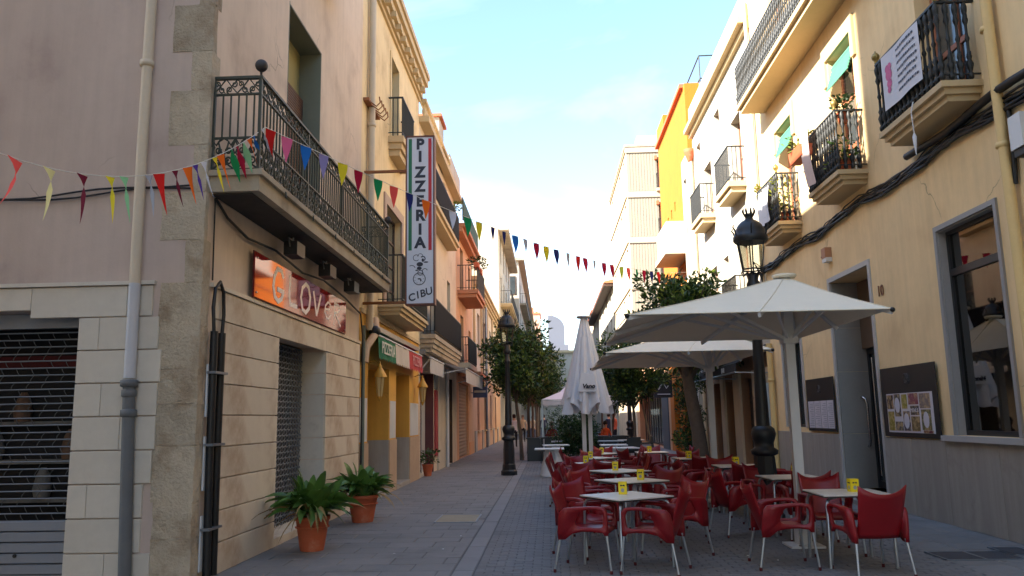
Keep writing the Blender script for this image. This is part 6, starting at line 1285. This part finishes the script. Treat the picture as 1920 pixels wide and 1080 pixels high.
# ------------------------------------------------------------------ people far down the street
skin = M('skin', (196, 150, 124), .6, var=.04, scale=8); hairm = [M('hair_dark', (40, 30, 26), .7), M('hair_grey', (120, 112, 106), .7)]
def person(x, y, rz, label, shirt, legs, pose='walk', hair=0, s=1.0, z=0):
    V = {}; E_ = []; n = []; r = []
    def j(nm, p, rad, par=None):
        V[nm] = len(n); n.append(p); r.append(rad)
        if par: E_.append((V[par], V[nm]))
    if pose == 'sit': hip = .52
    else: hip = .92
    j('pelvis', (0, 0, hip), (.15, .11)); j('waist', (0, .0, hip + .16), (.135, .1), 'pelvis'); j('chest', (0, 0, hip + .36), (.165, .115), 'waist'); j('neck0', (0, .0, hip + .52), (.09, .075), 'chest'); j('neck', (0, .015, hip + .58), (.05, .05), 'neck0'); j('head', (0, .03, hip + .68), (.075, .088), 'neck'); j('crown', (0, .02, hip + .79), (.07, .082), 'head')
    for q, sd in (('l', -1), ('r', 1)):
        sw = sd * (.18 if pose == 'walk' else .03)
        j('sh' + q, (sd * .18, 0, hip + .47), (.062, .062), 'neck0')
        if pose == 'sit': j('el' + q, (sd * .25, .06, hip + .22), (.043, .043), 'sh' + q); j('wr' + q, (sd * .17, .27, hip + .18), (.03, .03), 'el' + q); j('ha' + q, (sd * .13, .36, hip + .19), (.035, .02), 'wr' + q)
        else: j('el' + q, (sd * .24, -.03 - sw * .4, hip + .2), (.043, .043), 'sh' + q); j('wr' + q, (sd * .24, .08 - sw * .7, hip - .04), (.03, .03), 'el' + q); j('ha' + q, (sd * .235, .11 - sw * .8, hip - .14), (.035, .022), 'wr' + q)
        j('th' + q, (sd * .1, 0, hip - .06), (.095, .09), 'pelvis')
        if pose == 'sit': j('kn' + q, (sd * .13, .44, hip - .03), (.062, .062), 'th' + q); j('an' + q, (sd * .13, .46, .1), (.042, .042), 'kn' + q); j('to' + q, (sd * .14, .62, .045), (.042, .035), 'an' + q)
        else: j('kn' + q, (sd * .1, sw * .55 + .03, .49), (.062, .062), 'th' + q); j('an' + q, (sd * .1, sw * 1.15 - .02, .09), (.042, .042), 'kn' + q); j('to' + q, (sd * .115, sw * 1.15 + .15, .045), (.042, .035), 'an' + q)
    me = bpy.data.meshes.new('skeleton'); me.from_pydata(n, E_, []); o = bpy.data.objects.new('skeleton', me); COL.objects.link(o)
    md = o.modifiers.new('skin', 'SKIN'); md.use_smooth_shade = True
    for i, v in enumerate(me.skin_vertices[0].data): v.radius = r[i]; v.use_root = (i == 0)
    o.modifiers.new('sub', 'SUBSURF').levels = 1; bpy.context.view_layer.update()
    bmh = bpy.data.meshes.new_from_object(o.evaluated_get(bpy.context.evaluated_depsgraph_get())); bpy.data.objects.remove(o)
    t = thing('person', label, 'person', (x, y, z), rz); t.scale = (s, s, s)
    bmh.materials.clear()
    for q in (skin, shirt, legs, dark_frame): bmh.materials.append(q)
    for p in bmh.polygons:
        c = p.center; hz = c.z - hip; p.use_smooth = True
        if c.z < .1: k = 3
        elif hz > .55: k = 0
        elif abs(c.x) > .2 and hz < .27 and (pose == 'walk'): k = 0
        elif pose == 'sit' and c.y > .13 and hz > .1: k = 0
        elif hz > -.02 and not (pose == 'sit' and c.y > .12): k = 1
        else: k = 2
        p.material_index = k
    b = link('body', bmh, t)
    MB().lathe([(.05, -.1), (.092, -.03), (.1, .04), (.08, .1), (.03, .135), (.002, .14)], 12, (0, .008, hip + .755)).build('hair', hairm[hair], t)
    f = MB()
    for sd in (-1, 1): f.sphere((sd * .032, .108, hip + .715), .012, 6, 4); f.sphere((sd * .088, .03, hip + .7), .022, 6, 4)
    f.tube([(0, .11, hip + .72), (0, .132, hip + .685), (0, .112, hip + .68)], .012, 5); f.tube([(-.025, .108, hip + .645), (.025, .108, hip + .645)], .007, 4); f.build('face_features', M('darker_skin', (150, 100, 84), .6), t)  # eyes, ears, nose and mouth in a darker skin tone
    return t
wsh = M('white_shirt', (216, 212, 220), .85, var=.04, scale=8); drk = M('dark_trousers', (34, 34, 42), .85, var=.08, scale=8); redc = M('red_shirt', (150, 48, 52), .85, var=.06, scale=8); bei = M('beige_shirt', (206, 186, 160), .85, var=.05, scale=8); blu = M('navy_top', (48, 54, 78), .85, var=.06, scale=8); ora = M('orange_top', (206, 96, 60), .85); jean = M('jeans', (70, 80, 104), .85, var=.06, scale=8)
person(-1.93, 44.5, .05, 'man in a white shirt and dark trousers walking away along the left houses', wsh, drk, 'walk')
person(-1.75, 53.5, 3.2, 'person in a pale shirt and dark trousers walking behind the first man', bei, drk, 'walk', 1)
person(-1.2, 58.0, 2.9, 'person in a beige top farther down under the left trees', bei, jean, 'walk', 0, .96)
person(-.4, 57.0, .2, 'person in a dark top standing beside the white tent', blu, drk, 'stand', 0)
seats = [(.1, 36.4, .3, 'person in a red shirt sitting at the left of the white tent', redc, drk, 1), (.75, 37.4, -.2, 'person in a white shirt sitting in the middle of the white tent', wsh, jean, 1), (1.0, 36.0, 2.6, 'person in a dark top sitting with back to the viewer in the tent', blu, drk, 0), (2.5, 36.6, .5, 'person in an orange top sitting at the right of the white tent', ora, jean, 0), (1.75, 37.2, 3.0, 'person in a red shirt sitting behind the closed parasol pole', redc, jean, 0)]
def fchair():
    t = thing('folding_chair', 'x', 'chair', group='chairs under the white tent'); MB().box(-.22, .22, -.22, .22, .41, .44).build('seat', red_plastic, t); MB().box(-.22, .22, -.25, -.225, .44, .85).build('backrest', red_plastic, t)
    for sx in (-1, 1):
        for sy in (-1, 1): MB().tube([(sx * .2, sy * .2, .41), (sx * .21, sy * .22, 0)], .014, 5).build('leg', alu, t)
    return t
fc0 = fchair()
for x, y, a, lb, sh_c, lg, hr in seats:
    person(x, y, a + math.pi, lb, sh_c, lg, 'sit', hr); P_(fc0, x, y, a + math.pi, 'red chair under the tent, ' + ['at its left end', 'in its middle, far side', 'in its middle, near side', 'at its right end', 'behind the closed parasol pole'][seats.index((x, y, a, lb, sh_c, lg, hr))])
for i, (x, y) in enumerate([(.55, 36.6), (2.1, 36.4)]): P_(dt0, x, y, 0, 'dark table under the white tent, the ' + ['left', 'right'][i] + ' one')
person(3.1, 42.5, .4, 'person in a navy top standing right of the white tent', blu, drk, 'stand', 0); person(3.5, 44.0, 2.0, 'person in an orange top standing by the orange awning', ora, drk, 'stand', 1)
